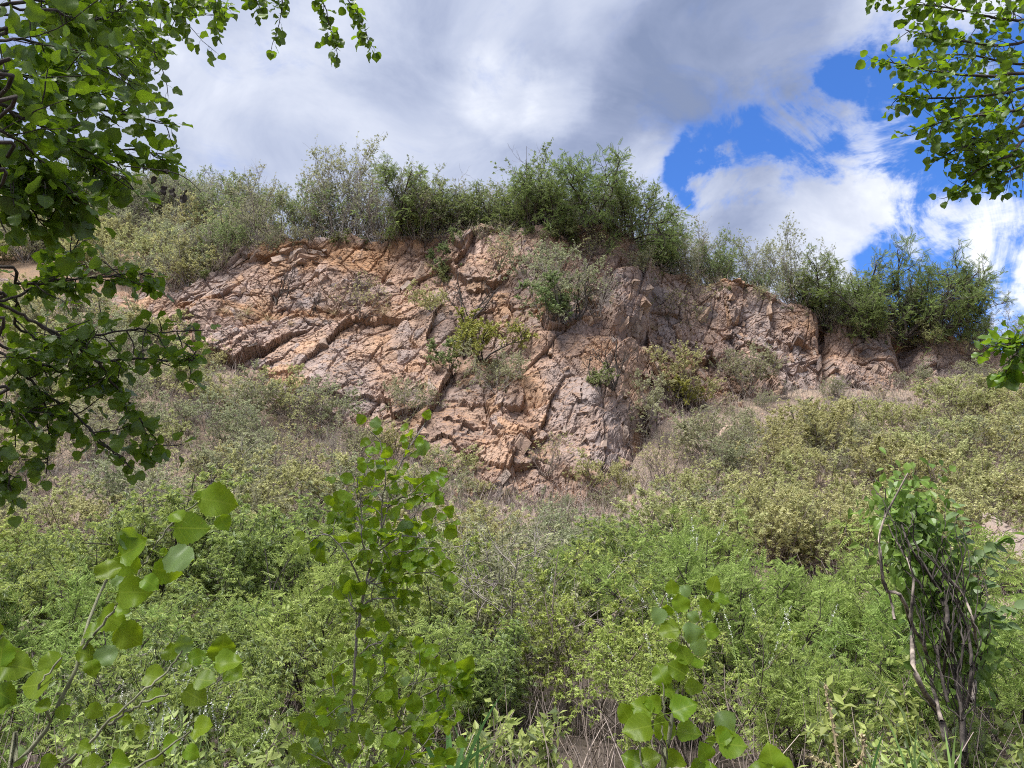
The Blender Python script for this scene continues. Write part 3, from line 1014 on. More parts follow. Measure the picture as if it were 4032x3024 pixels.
# taller individuals on the crest
for (px, off, pool, sc, name, lab, cat) in (
        (338, 1.0, SP_WHIP, 1.08, 'bare_tree', 'tall pale twiggy tree rising above the crest left of the green tree', 'tree'),
        (362, 1.4, SP_WHIP, .98, 'bare_tree', 'second pale twiggy tree on the crest touching the green tree', 'tree'),
        (312, 1.2, SP_WHIP, .80, 'bare_tree', 'short pale twiggy tree at the left of the tall bare one', 'tree'),
        (400, .8, SP_LOCUST, 1.2, 'crest_tree', 'green broad tree on the crest beside the pale bare trees', 'tree'),
        (437, 1.2, SP_LOCUST, 1.02, 'crest_tree', 'round-topped green tree on the crest, right neighbour of the broad one', 'tree'),
        (495, .9, SP_LOCUST, .88, 'crest_tree', 'green tree with two pointed leaders in the middle of the crest', 'tree'),
        (548, .5, SP_LOCUST, .82, 'crest_tree', 'dark green multi-stemmed tree over the central buttress', 'tree'),
        (590, .9, SP_LOCUST, 1.28, 'crest_tree', 'tallest green tree on the crest with a drooping tuft at its top', 'tree'),
        (622, .5, SP_LOCUST, .88, 'crest_tree', 'green tree leaning over the right corner of the buttress', 'tree'),
        (662, .8, SP_RIDGE, .95, 'corner_shrub', 'dark green bush in the notch right of the buttress top', 'shrub'),
        (655, .2, SP_SMALLG, 1.4, 'notch_shrub', 'low dark bush filling the notch under the buttress corner', 'shrub'),
        (792, .6, SP_WHIP, .85, 'bare_tree', 'slender leafy shoot against the white cloud on the right crest', 'tree'),
        (765, .9, SP_WHIP, .72, 'bare_tree', 'lower slender shoot left of the one against the cloud', 'tree'),
        (868, 1.4, SP_WHIP, .72, 'bare_tree', 'thin bare-topped tree behind the right green trees', 'tree'),
        (828, .2, SP_LOCUST, .92, 'edge_tree', 'bright green tree hanging over the cliff edge, first of the right group', 'tree'),
        (872, .2, SP_LOCUST, 1.0, 'edge_tree', 'green tree with black stems in the middle of the right group', 'tree'),
        (905, -.1, SP_LOCUST, 1.18, 'edge_tree', 'tallest tree of the right group with a forked black trunk', 'tree'),
        (945, .3, SP_LOCUST, .92, 'edge_tree', 'spreading green tree right of the forked trunk', 'tree'),
        (978, .6, SP_RIDGE, .78, 'edge_tree', 'dull green rounded tree at the right end of the group', 'tree'),
        (1008, .6, SP_RGREY, .75, 'edge_shrub', 'grey thin shrub where the cliff edge leaves the picture', 'shrub')):
    place(variant(pool), name, ridge_at(px, off), sc * (1.12 if px > 960 else 1.4 if px > 800 else 1.2), rz.uniform(0, 6.28), lab, cat, 'tall plants on the crest')

# ---- bushes rooted in the cliff face
for (px, py, pool, sc, name, lab) in (
        (277, 303, SP_DARKBARE, .95, 'bare_bush', 'leafless black bush on the earth ledge of the left slab'),
        (311, 313, SP_DARKBARE, .70, 'bare_bush', 'small leafless bush right of the black one on the earth ledge'),
        (359, 316, SP_BARE, .95, 'bare_bush', 'grey twiggy bush on the ledge under the orange earth'),
        (468, 320, SP_DARKBARE, 1.15, 'bare_bush', 'black-stemmed bare bush above the yellow-green tree on the cliff'),
        (480, 358, SP_YELLOW, .98, 'cliff_tree', 'small yellow-green tree with dark trunk rooted in the middle of the cliff'),
        (465, 353, SP_YELLOW, .62, 'cliff_tree', 'thin yellowish bush left of the small tree on the cliff'),
        (452, 368, SP_SMALLG, .8, 'cliff_bush', 'dark tangled bush below the small yellow-green tree'),
        (497, 388, SP_GREYG, .72, 'cliff_bush', 'thin olive bush on the cliff right below the small tree'),
        (408, 418, SP_GREYG, .62, 'cliff_bush', 'pale green bush on the lower cliff left of the middle'),
        (560, 318, SP_GREYG, 1.15, 'cliff_bush', 'large spreading grey-green bush high on the central cliff'),
        (575, 322, SP_DARKBARE, 1.2, 'bare_bush', 'dark crooked branches through the large cliff bush'),
        (546, 318, SP_SMALLG, 1.3, 'cliff_bush', 'dense green clump left of the crooked branches'),
        (596, 312, SP_GREYBARE, 1.1, 'cliff_bush', 'grey twig haze right of the crooked branches'),
        (530, 285, SP_GREYG, .85, 'cliff_bush', 'olive bush just below the top of the buttress'),
        (500, 268, SP_BARE, .8, 'cliff_bush', 'brown twiggy bush left of the buttress top'),
        (444, 272, SP_SMALLG, .9, 'cliff_bush', 'leafy green bush in the gully beside the orange earth'),
        (440, 285, SP_SMALLG, .6, 'cliff_bush', 'small leafy bush lower in the same gully'),
        (455, 248, SP_DARKBARE, 1.0, 'bare_bush', 'dark leaning stems at the head of the gully'),
        (422, 312, SP_OLIVE, .55, 'cliff_bush', 'yellowish tuft bush under the orange rock edge'),
        (612, 385, SP_DARKBARE, 1.1, 'bare_bush', 'arching dark bare bush at the right of the buttress'),
        (608, 388, SP_SMALLG, .75, 'cliff_bush', 'green bush at the foot of the arching bare stems'),
        (672, 400, SP_OLIVE, .98, 'cliff_bush', 'domed yellow-olive bush below the notch'),
        (690, 408, SP_YELLOW, .72, 'cliff_bush', 'yellowest bush right of the domed olive one'),
        (668, 318, SP_BARE, .75, 'cliff_bush', 'brown brush on the slope under the corner'),
        (690, 322, SP_BARE, .7, 'cliff_bush', 'dry brush right of the brown brush under the corner'),
        (745, 395, SP_GREYG, .82, 'cliff_bush', 'grey-green bush against the base of the tan wall'),
        (925, 350, SP_OLIVE, .65, 'cliff_bush', 'yellowish bush in the dark gully on the right'),
        (985, 368, SP_BARE, .85, 'cliff_bush', 'black twiggy bush beside the last rounded rock'),
        (862, 338, SP_LOCUST, .52, 'hanging_bush', 'bright green spray hanging below the edge trees'),
        (700, 300, SP_BARE, .6, 'cliff_bush', 'low brown brush near the top of the right wall'),
        (600, 262, SP_BARE, .7, 'cliff_bush', 'grey brush under the overhang of the buttress'),
        (560, 240, SP_SMALLG, .8, 'cliff_bush', 'fresh green clump spilling over the buttress edge'),
        (520, 345, SP_BARE, .5, 'cliff_bush', 'small brown twigs right of the yellow-green tree'),
        (640, 430, SP_GREYG, .9, 'cliff_bush', 'grey bush at the right foot of the buttress'),
        (545, 470, SP_BARE, .7, 'cliff_bush', 'twiggy bush low on the buttress front'),
        (600, 490, SP_OLIVE, .6, 'cliff_bush', 'yellow-green bush at the lowest corner of the buttress')):
    p = on_cliff(px, py)
    place(variant(pool), name, p + np.array((0, -.05, -.05)), sc * 1.35, rz.uniform(0, 6.28), lab, 'bush', 'bushes on the cliff face', lean=(.22, rz.uniform(-.1, .1)))


# ---- dry grass tufts hanging on the cliff
def tuft(seed, n, ln, w, mat, spread=1.0, droop=.9):
    rs = np.random.RandomState(seed)
    az = rs.uniform(0, 6.28, n)
    tl = rs.uniform(.1, 1, n) * spread
    d = np.stack((np.cos(az) * np.sin(tl), np.sin(az) * np.sin(tl), np.cos(tl)), -1)
    L = ln * rs.uniform(.5, 1.15, n)
    K = 6
    P = np.zeros((n, K, 3))
    P[:, 0] = rs.normal(0, .05 * ln, (n, 3)) * np.array((1, 1, .3))
    for k in range(1, K):
        d = unit(d + np.array((0, 0, -droop / (K - 1))))
        P[:, k] = P[:, k - 1] + d * (L / (K - 1))[:, None]
    side = unit(np.cross(d, rs.normal(0, 1, (n, 3))))
    wd = w * np.array((.7, 1, .95, .8, .5, .05))
    A = P + side[:, None] * wd[None, :, None] * .5
    B = P - side[:, None] * wd[None, :, None] * .5
    V = np.stack((A, B), 2).reshape(-1, 3)
    i = np.arange(n * K * 2).reshape(n, K, 2)
    F = np.stack((i[:, :-1, 0], i[:, :-1, 1], i[:, 1:, 1], i[:, 1:, 0]), -1).reshape(-1, 4)
    return mk_mesh('tuft', V, [F], mat)


TUFTS = [tuft(i, 46, .75, .02, M_GRASS_DRY, 1.2, 1.3) for i in range(4)]
for i, (px, py, s, where) in enumerate(((226, 312, 1.0, 'on the grey slab at the cliff\'s left end'), (250, 314, 1.0, 'left of the bare ledge bushes'), (243, 318, .7, 'lowest of the pair on the left ledge'),
                                        (268, 320, .9, 'below the black ledge bush'), (290, 325, .7, 'under the left earth ledge'), (383, 316, 1.0, 'right of the grey ledge bush'),
                                        (394, 385, 1.1, 'halfway down the cliff left of the middle'), (335, 313, .7, 'at the right end of the earth ledge'), (430, 265, .6, 'beside the gully head'),
                                        (655, 332, .8, 'on the step under the outcrop'), (720, 285, .7, 'on the right cliff edge'), (1012, 556, .9, 'on top of the boulder at the right edge'))):
    p = on_cliff(px, py) if py < 500 else at(px, py, 22)
    o = link('grass_tuft', TUFTS[i % 4], label='pale dry grass tuft hanging ' + where, category='grass', group='dry grass tufts on the rock')
    o.location = p + np.array((0, -.06, .02))
    o.scale = (s, s, s)
    o.rotation_euler = (.25, 0, rz.uniform(0, 6.28))

# ---- rubble at the foot of the cliff and in the bare patches
for i in range(110):
    px = rz.uniform(190, 1000)
    bx_ = (px - 512) / FPX * 31
    yb0, zb0 = base_of(bx_)
    yy = float(yb0) - abs(rz.gauss(0, 1.6)) - .15
    o = link('stone', BLOCKS[rz.randrange(16)], bpy.data.objects['ground'])
    sz = rz.choice((.15, .2, .25, .3, .45, .6))
    o.location = (bx_, yy, float(ground_z(bx_, yy)) + sz * .1)
    o.scale = (sz, sz, sz)
    o.rotation_euler = (rz.uniform(0, 6), rz.uniform(0, 6), rz.uniform(0, 6))

# ---- boulders low on the right scree
for (px, py, d, s, mi, tilt, lab) in ((1022, 580, 18.4, (2.0, 1.8, 2.5), 3, 20, 'large brown boulder with a sloping top at the right edge'), (975, 582, 18.4, (1.9, 1.2, .9), 2, -8, 'pale flat rock left of the brown boulder'),
                                      (905, 562, 19.5, (1.4, 1.0, .8), 2, 5, 'pale rock half hidden behind the vine thicket'), (718, 430, 30, (1.6, 1.2, 1.6), 7, -50, 'grey pointed rock standing in the scree below the notch'),
                                      (232, 452, 27, (1.0, .8, .8), 6, -20, 'grey boulder among olive bushes on the left scree'), (840, 405, 35, (1.0, .8, .6), 5, 10, 'small tan rock in the grey brush'),
                                      (790, 512, 22, (.9, .7, .5), 9, 0, 'reddish rock in a bare patch of the right scree')):
    p = at(px, py, d)
    gz = float(ground_z(p[0], p[1]))
    o = link('boulder', BLOCKS[mi].copy(), label=lab, category='boulder')
    o.location = (p[0], p[1], gz + s[2] * .22)
    o.scale = (s[0] * 1.2, s[1] * 1.2, s[2] * 1.2)
    o.rotation_euler = (.2, math.radians(tilt), .4)

# ---- bright green thicket in the foreground
def front_label(px, py, kind, sc):
    word = {'p': 'bright green narrow-leaved', 'f': 'feathery light green', 'y': 'yellow-green small-leaved', 't': 'greyish twiggy'}[kind]
    m = next(t for lim, t in ((60, 'at the left edge'), (160, 'behind the large-leaved sapling'), (290, 'left of the middle sapling'), (450, 'behind the middle sapling'), (600, 'right of the middle sapling'),
                              (740, 'behind the slim right sapling'), (870, 'left of the dead stems'), (1000, 'around the dead stem clump'), (5000, 'at the right edge')) if px < lim)
    row = 'far back' if py < 570 else ('back' if py < 605 else ('middle' if py < 660 else 'front'))
    z = '%s of the thicket %s' % (row, m)
    sw = size_word(sc, .8, 1.0)
    return '%s %s shrub, %s' % (sw, word, z), '%s %s shrubs, %s' % (sw, word, z)


y = 6.3
while y < 18.6:
    cellx = 1.15 + .03 * y
    x = -.72 * y - 1.5
    while x < .72 * y + 1.5:
        xx, yy = x + rz.uniform(-.5, .5), y + rz.uniform(-.45, .45)
        x += cellx
        p = (xx, yy, float(ground_z(xx, yy)))
        px, py, _d = to_px(p)
        if px < 120 and yy < 7.2:                        # dark open ground at lower left
            continue
        if 560 < px < 640 and yy < 7.4:
            continue
        if yy > (18.4 if px < 690 else 15.2 if px < 840 else 12.5) + 1.5 * math.sin(px * .021):
            continue
        if yy > 10 and rz.random() < .10:
            continue
        fr = rz.random()
        fe = (px > 690 and rz.random() < .8) or rz.random() < .15
        sc = rz.uniform(.66, 1.22)
        if yy < 9:
            sc *= .78
        elif yy > 15:
            sc *= .95
        if px > 950 and yy > 8.5:
            sc *= .48
        elif yy > 10:
            sc *= 1.0 + .55 * float(fbm(np.array(px * .012), np.array(yy * .2), 88, 2))
        kd_ = 'f' if fe else ('y' if fr < .26 else ('t' if fr < .36 else 'p'))
        lab, grp = front_label(px, py, kd_, sc)
        place(variant({'f': SP_FEATHER, 'p': SP_BRIGHT, 'y': SP_FRESH, 't': SP_TWIGGY}[kd_]), {'f': 'feathery_shrub', 'p': 'green_shrub', 'y': 'fresh_shrub', 't': 'twiggy_shrub'}[kd_], p, (sc * 1.08, sc * 1.08, sc), rz.uniform(0, 6.28), lab, 'shrub', grp)
    y += 1.35
HERB = ((90, 765, 5.2), (150, 760, 5.6), (215, 765, 4.8), (260, 740, 6.0), (300, 765, 5.0), (330, 745, 5.6), (395, 765, 5.2), (430, 755, 6.2), (470, 768, 5.4), (520, 768, 5.6), (860, 768, 5.4), (905, 760, 5.8), (1000, 765, 5.2), (960, 768, 5.0))
for i, (px, py, d) in enumerate(HERB):
    p = at(px, py, d)
    p[2] = float(ground_z(p[0], p[1]))
    place(variant(SP_PLAIN), 'herb_bush', p, rz.uniform(.7, 1.0), rz.uniform(0, 6.28), 'low fresh-leaved herb bush at the bottom edge, the %s from the left' % ('first second third fourth fifth sixth seventh eighth ninth tenth eleventh twelfth thirteenth fourteenth'.split()[sorted(HERB).index((px, py, d))]), 'bush', 'herb bushes along the bottom edge')

# ---- dead twigs, litter and brush that nobody could count
rs = np.random.RandomState(5)
n = 34000
xx = rs.uniform(-30, 36, n)
yb0, _ = base_of(xx)
yy = 17 + rs.uniform(0, 1, n) * (yb0 - 16.5)
P0 = np.stack((xx, yy, ground_z(xx, yy) - .03), -1)
d = unit(rs.normal(0, .55, (n, 3)) + np.array((0, 0, 1.0)))
P, _ = polyline(rs, P0, d, rs.uniform(.35, 1.35, n), 4, .25, .02)
R = np.full((n, 1), .0055) * np.linspace(1.2, .5, 4)[None] * rs.uniform(.7, 1.4, (n, 1))
V, F = tubes(P, R, 3)
o = link('dry_brush', mk_mesh('dry_brush', V, [F], M_TWIG), kind='stuff', label='dry grey-brown twigs and brush covering the scree between the shrubs', category='brush')
n = 7000
xx = rs.uniform(-22, 34, n)
yt0, _ = top_of(xx)
yy = yt0 + rs.uniform(-.6, 3.5, n)
P0 = np.stack((xx, yy, hill_z(xx, yy) - .05), -1)
d = unit(rs.normal(0, .6, (n, 3)) + np.array((0, -.1, .8)))
P, _ = polyline(rs, P0, d, rs.uniform(.25, .95, n), 4, .25, -.02)
V, F = tubes(P, np.full((n, 1), .006) * np.linspace(1.2, .5, 4)[None] * np.ones((n, 1)), 3)
link('crest_brush', mk_mesh('crest_brush', V, [F], M_TWIG), kind='stuff', label='dry grass and twigs along the top edge of the cliff', category='brush')
n = 9000
yy = rs.uniform(3.5, 17, n)
xx = rs.uniform(-1, 1, n) * (.72 * yy + 1)
P0 = np.stack((xx, yy, ground_z(xx, yy) + .015), -1)
V, F, uv = leaves(P0, rs.normal(0, 1, (n, 3)) * np.array((1, 1, .25)), rs.normal(0, .35, (n, 3)) + np.array((0, 0, 1)), rs.uniform(.03, .08, n), rs.uniform(.02, .05, n), *RHOMB)
link('leaf_litter', mk_mesh('leaf_litter', V, [F], M_LITTER), kind='stuff', label='brown leaf litter under the foreground thicket', category='leaf litter')
n = 5200
yy = rs.uniform(4.2, 15, n)
xx = rs.uniform(-1, 1, n) * (.72 * yy + 1)
P0 = np.stack((xx, yy, ground_z(xx, yy) - .02), -1)
d = unit(rs.normal(0, .35, (n, 3)) + np.array((0, 0, 1.0)))
P, _ = polyline(rs, P0, d, rs.uniform(.2, .95, n), 5, .16, .0)
V, F = tubes(P, np.full((n, 1), .003) * np.linspace(1.2, .5, 5)[None] * rs.uniform(.7, 1.6, (n, 1)), 3)
link('dry_stems', mk_mesh('dry_stems', V, [F], M_TWIG), kind='stuff', label='dry stalks and twigs standing in the foreground thicket', category='brush')


# ------------------------------------------------------------------ poplar leaves, saplings and overhanging trees
def poplar_leaf(seed):
    """blade of length 1 with a toothed edge, petiole behind the origin end"""
    rs = np.random.RandomState(seed)
    st = np.array([0, .025, .07, .12, .18, .25, .32, .39, .46, .53, .60, .67, .74, .81, .87, .93, 1.0])
    hw = np.array([.03, .22, .34, .41, .46, .485, .495, .49, .475, .45, .415, .37, .31, .235, .15, .07, .002])
    hw = hw * rs.uniform(.92, 1.08)
    V, U = [], []
    pl = rs.uniform(.45, .65)
    fold, curl, tw, wav = rs.uniform(.05, .45), rs.uniform(-.5, .8), rs.uniform(-.45, .45), rs.uniform(.02, .09)
    ph = rs.uniform(0, 6)
    for i, (v, h) in enumerate(zip(st, hw)):
        for j, u in enumerate((-1, -.5, 0, .5, 1)):
            e = 1 + (.045 if i % 2 else -.055) * (abs(u) == 1)
            x = u * h * e
            back = -.05 * abs(u) if i == 1 else 0
            z = fold * abs(x) - curl * (v - .3) ** 2 * .6 + wav * math.sin(v * 11 + ph + u) * abs(u) + tw * x * v
            V.append((pl + v + back, x, z))
            U.append((x, v))
    F = []
    for i in range(16):
        for j in range(4):
            a = i * 5 + j
            F.append((a + 5, a + 6, a + 1, a))
    k = len(V)
    r = .013
    for t in (0, .5, 1.02):
        for a in range(3):
            V.append((t * pl, r * math.cos(a * 2.1), r * math.sin(a * 2.1) + .10 * math.sin(t * 3.1)))
            U.append((0.0, 0.0))
    for i in range(2):
        for a in range(3):
            F.append((k + i * 3 + a, k + i * 3 + (a + 1) % 3, k + i * 3 + 3 + (a + 1) % 3, k + i * 3 + 3 + a))
    return np.array(V), np.array(F), np.array(U)


PLT = [poplar_leaf(i) for i in range(8)]
PL_TREE = [mk_mesh('poplar_leaf', v, [f], M_L_POPLAR, True, uv=u) for v, f, u in PLT]
PL_SAP = [mk_mesh('sapling_leaf', v, [f], M_L_SAPLING, True, uv=u) for v, f, u in PLT]
PL_DEAD = [mk_mesh('dead_leaf', v * np.array((1, .7, 2.5)), [f], M_L_DEAD, True, uv=u) for v, f, u in PLT[:3]]


def spline(pts, n):
    pts = np.asarray(pts, float)
    if len(pts) == 2:
        t = np.linspace(0, 1, n)[:, None]
        return pts[0] * (1 - t) + pts[1] * t
    P = np.vstack((2 * pts[0] - pts[1], pts, 2 * pts[-1] - pts[-2]))
    m = len(pts) - 1
    o = []
    for t in np.linspace(0, m - 1e-6, n):
        i = int(t)
        f = t - i
        a, b, c, d = P[i], P[i + 1], P[i + 2], P[i + 3]
        o.append(.5 * ((2 * b) + (c - a) * f + (2 * a - 5 * b + 4 * c - d) * f * f + (3 * b - a - 3 * c + d) * f ** 3))
    return np.array(o)


class Poplar:
    def __init__(self, name, label, cat, base, seed, bark, leafpool, group=None):
        self.e = thing(name, label, cat, (0, 0, 0), group=group)
        self.rs = np.random.RandomState(seed)
        self.bark, self.pool, self.L = bark, leafpool, []
        self.base = base
        self.e.location = base
        self.off = np.asarray(base, float)

    def trunk(self, pts, r0, r1, name='trunk'):
        P = spline(pts, 14) - self.off
        V, F = tubes(P[None], np.linspace(r0, r1, 14)[None], 9)
        link(name, mk_mesh(name, V, [F], self.bark, True), self.e)

    def leaf(self, p, d, n, size):
        self.L.append((np.asarray(p, float), unit(np.asarray(d, float)), unit(np.asarray(n, float)), size))

    def leafy(self, P, size, gap, start=.1, face=.35, droop=.5):
        """leaves set alternately along polyline P"""
        rs = self.rs
        seg = np.linalg.norm(np.diff(P, axis=0), axis=1)
        tot = seg.sum()
        k = max(2, int(tot * (1 - start) / gap))
        for i in range(k):
            t = start + (1 - start) * (i + rs.uniform(.2, .8)) / k
            q, tg = along(P[None], np.array([t]))
            q, tg = q[0], tg[0]
            out = unit(rs.normal(0, 1, 3))
            out = unit(out - tg * np.dot(out, tg) + tg * .35)
            d = unit(out + np.array((0, 0, -droop)) * rs.uniform(.4, 1.5))
            nn = rs.normal(0, .55, 3) + np.array((0, -face, .75))
            self.leaf(q, d, nn * (-1 if rs.uniform() < .08 else 1), size * rs.uniform(.5, 1.2))
        self.leaf(P[-1], unit(P[-1] - P[-2]) + rs.normal(0, .2, 3), rs.normal(0, .4, 3) + np.array((0, -face, .7)), size * .8)

    def branch(self, pts, r0, r1, ntw, tlen, size, gap, start=.15, face=.35, droop=.5, own=True, up=.0, spread=.8):
        rs = self.rs
        P = spline(pts, max(10, 5 * len(pts)))
        P = P + np.concatenate((np.zeros((1, 3)), rs.normal(0, .0015 + .03 * np.linalg.norm(P[-1] - P[0]) / len(P) * .25, (len(P) - 1, 3))))
        S = Soup()
        V, F = tubes((P - self.off)[None], np.linspace(r0, r1, len(P))[None], 6)
        S.add(V, F)
        if own:
            self.leafy(P, size, gap * 1.6, start, face, droop)
        for i in range(ntw):
            t = start + (1 - start) * (i + rs.uniform(0, 1)) / ntw
            q, tg = along(P[None], np.array([t]))
            d = unit(tg * .6 + rs.normal(0, spread, (1, 3)) * np.array((1, .7, .8)) + np.array((0, 0, up)))
            l = tlen * rs.uniform(.45, 1.2) * (1.1 - .5 * t)
            Q, _ = polyline(rs, q, d, np.array([l]), 6, .14, -.03)
            V, F = tubes(Q - self.off, np.linspace(max(r1 * 1.1, .0022), .0014, 6)[None], 4)
            S.add(V, F)
            self.leafy(Q[0], size, gap, .12, face, droop)
        link('branch', S.mesh('branch', self.bark, True), self.e)

    def finish(self, limit=300):
        rs = self.rs
        items = []
        for (p, d, n, s) in self.L:
            a, b, f = to_px(p + d * s)
            vis = f > .1 and -20 < a < 1044 and -20 < b < 788
            items.append((-(s / f) if vis else 1.0 / max(f, .1), p, d, n, s))
        items.sort(key=lambda r: r[0])
        rest = Soup()
        for i, (_k, p, d, n, s) in enumerate(items):
            v = rs.randint(8)
            if i < limit and _k < 0:
                sd_ = unit(np.cross(n, d))
                nn = np.cross(d, sd_)
                M = Matrix(((d[0], sd_[0], nn[0], 0), (d[1], sd_[1], nn[1], 0), (d[2], sd_[2], nn[2], 0), (0, 0, 0, 1)))
                o = link('leaf', self.pool[v], self.e)
                o.matrix_local = Matrix.Translation(Vector(p - self.off)) @ M @ Matrix.Scale(s, 4)
            else:
                tv, tf, tu = PLT[v]
                V, F, uv = leaves((p - self.off)[None], d[None], n[None], s, s, tv, tf[:, ::-1], tu)
                rest.add(V, F, uv)
        if rest.n:
            link('foliage', rest.mesh('foliage', self.pool[0].materials[0], True), self.e, kind='stuff')


# ---- poplar that overhangs from the left; its trunk stands just outside the frame
T = Poplar('poplar_tree', 'dark-leaved poplar overhanging the whole left edge of the picture', 'tree', (-3.7, 2.5, -.05), 41, M_BARK_DARK, PL_TREE)
T.trunk([(-3.7, 2.5, -.1), (-3.62, 2.55, 2.0), (-3.7, 2.6, 4.2), (-3.6, 2.6, 7.0)], .15, .05)


def root(z, d):
    return np.array((-3.65, 2.55, z))


LB = [  # first row: dense dark crown in the corner; points are (px, py, depth)
    ([(-60, -10, 1.9), (15, 8, 2.0), (60, 14, 2.1), (100, 20, 2.2), (134, -2, 2.3)], 3.2, 13, .26, .058),
    ([(-50, 20, 1.8), (40, 10, 1.9), (66, 15, 2.0), (86, 22, 2.2), (106, 42, 2.4), (124, 62, 2.5)], 3.1, 13, .24, .058),
    ([(-60, 50, 1.6), (0, 40, 1.7), (50, 45, 1.9), (90, 60, 2.1), (128, 78, 2.4)], 3.0, 14, .26, .062),
    ([(-60, 80, 1.5), (-5, 70, 1.6), (40, 80, 1.8), (80, 90, 2.0)], 2.9, 13, .25, .062),
    ([(-50, 20, 2.2), (30, 30, 2.6), (90, 40, 3.0), (140, 45, 3.3), (165, 28, 3.5)], 3.3, 14, .34, .06),
    ([(-50, -40, 2.4), (40, -25, 2.6), (110, -15, 2.8), (170, 0, 3.0), (185, 22, 3.0)], 3.6, 14, .32, .06),
    ([(-50, -30, 2.0), (30, 0, 2.2), (80, 5, 2.3), (130, 30, 2.5), (160, 55, 2.7)], 3.3, 12, .28, .058),
    ([(-70, 95, 1.5), (0, 104, 1.6), (17, 117, 1.65), (51, 128, 1.75), (80, 157, 1.85), (102, 171, 1.9), (128, 178, 2.0)], 2.6, 11, .20, .056),
    ([(-60, 95, 1.8), (20, 100, 1.9), (72, 106, 2.0), (123, 114, 2.1), (165, 124, 2.2)], 2.6, 6, .15, .054),
    ([(-60, 120, 1.5), (-5, 128, 1.6), (30, 150, 1.7), (60, 185, 1.8), (80, 215, 1.9)], 2.5, 8, .16, .055),
    ([(-60, 100, 1.7), (10, 112, 1.8), (50, 130, 1.9), (95, 150, 2.0), (140, 150, 2.1), (160, 158, 2.1)], 2.6, 8, .15, .055),
    ([(-60, 160, 1.6), (0, 168, 1.7), (40, 178, 1.75), (70, 200, 1.8)], 2.4, 8, .17, .055),
    ([(-70, 190, 1.6), (-5, 196, 1.7), (25, 205, 1.75), (45, 225, 1.8)], 2.3, 9, .17, .055),
    # hanging sprays along the top edge
    ([(150, -60, 3.4), (200, -30, 3.5), (216, 2, 3.6), (219, 33, 3.6)], 4.6, 4, .14, .06),
    ([(170, -60, 3.4), (255, -25, 3.6), (282, -4, 3.7), (276, 38, 3.7)], 4.7, 5, .14, .06),
    ([(180, -70, 3.5), (290, -30, 3.7), (321, -2, 3.8), (330, 28, 3.8), (338, 54, 3.8)], 4.8, 6, .13, .06),
    ([(190, -70, 3.5), (310, -35, 3.7), (341, -8, 3.8), (360, 18, 3.8), (371, 48, 3.8)], 4.8, 6, .12, .06),
    ([(180, -70, 3.4), (225, -35, 3.5), (250, -10, 3.5), (262, 12, 3.5)], 4.6, 3, .12, .06),
    ([(100, -50, 2.8), (160, -25, 3.0), (195, -5, 3.1), (225, 8, 3.2)], 4.2, 6, .16, .06),
    # lower boughs with lit leaves
    ([(-70, 305, 1.9), (0, 302, 2.0), (38, 283, 2.1), (66, 262, 2.2), (78, 240, 2.2)], 2.1, 9, .17, .055),
    ([(-80, 300, 1.9), (0, 306, 2.0), (38, 324, 2.05), (66, 339, 2.1), (96, 362, 2.15), (120, 393, 2.2), (142, 423, 2.25), (152, 448, 2.3)], 2.1, 13, .15, .055),
    ([(38, 324, 2.05), (66, 340, 2.1), (100, 335, 2.15), (136, 329, 2.2), (162, 332, 2.2), (205, 330, 2.25)], None, 11, .14, .053),
    ([(96, 362, 2.15), (139, 359, 2.2), (185, 361, 2.2), (198, 355, 2.2)], None, 8, .11, .053),
    ([(-60, 280, 2.0), (20, 284, 2.05), (59, 281, 2.1), (108, 276, 2.2), (154, 273, 2.3)], 2.1, 10, .14, .053),
    ([(-70, 340, 2.0), (-5, 350, 2.1), (20, 372, 2.1), (40, 392, 2.15), (48, 426, 2.2), (46, 474, 2.2)], 1.8, 8, .13, .053),
    ([(40, 392, 2.15), (71, 410, 2.2), (100, 440, 2.2), (122, 460, 2.25)], None, 7, .12, .053),
    ([(-60, 400, 2.0), (-5, 400, 2.1), (20, 415, 2.1), (38, 405, 2.15)], 1.75, 7, .14, .053),
    ([(-60, 300, 2.1), (20, 330, 2.2), (60, 350, 2.3), (90, 330, 2.4)], 2.0, 9, .15, .053),
    ([(-70, 425, 2.0), (-15, 435, 2.0), (5, 462, 2.1), (10, 494, 2.1)], 1.7, 4, .10, .053),
    ([(-70, 330, 1.9), (0, 345, 2.0), (45, 365, 2.1), (85, 380, 2.2), (108, 372, 2.2)], 1.9, 9, .15, .053)]
for (pts, z, ntw, tl, size) in LB:
    W_ = [at(*p) for p in pts]
    if z is not None:
        W_ = [root(z, 2.5)] + W_
    T.branch(W_, .006 if z else .004, .0018, int(ntw * (1.3 if pts[1][1] < 100 else 1.5)), tl, size * (.86 if pts[1][1] < 200 else .76), .027, start=.42 if z else .1)


def crown(T, centre, rad, n, size):
    """unseen boughs and leaves above the picture, added to shade the leaves below"""
    rs = T.rs
    hubs = unit(rs.normal(0, 1, (60, 3))) * (rs.uniform(0, 1, (60, 1)) ** .4) * rad + np.asarray(centre)
    S = Soup()
    for h in hubs:
        st = np.array((T.off[0], T.off[1], max(h[2] - 1.2, 3.0)))
        P = spline([st, (st + h) / 2 + rs.normal(0, .12, 3), h], 8) - T.off
        V, F = tubes(P[None], np.linspace(.016, .004, 8)[None], 4)
        S.add(V, F)
    link('shade_boughs', S.mesh('shade_boughs', T.bark, True), T.e)
    p = hubs[rs.randint(0, 60, n)] + rs.normal(0, .28, (n, 3))
    for q in p:
        if to_px(q)[1] < -25 or to_px(q)[2] < .3:
            T.leaf(q, rs.normal(0, .7, 3) + np.array((0, 0, -.5)), rs.normal(0, .5, 3) + np.array((0, 0, .8)), size * rs.uniform(.7, 1.2))


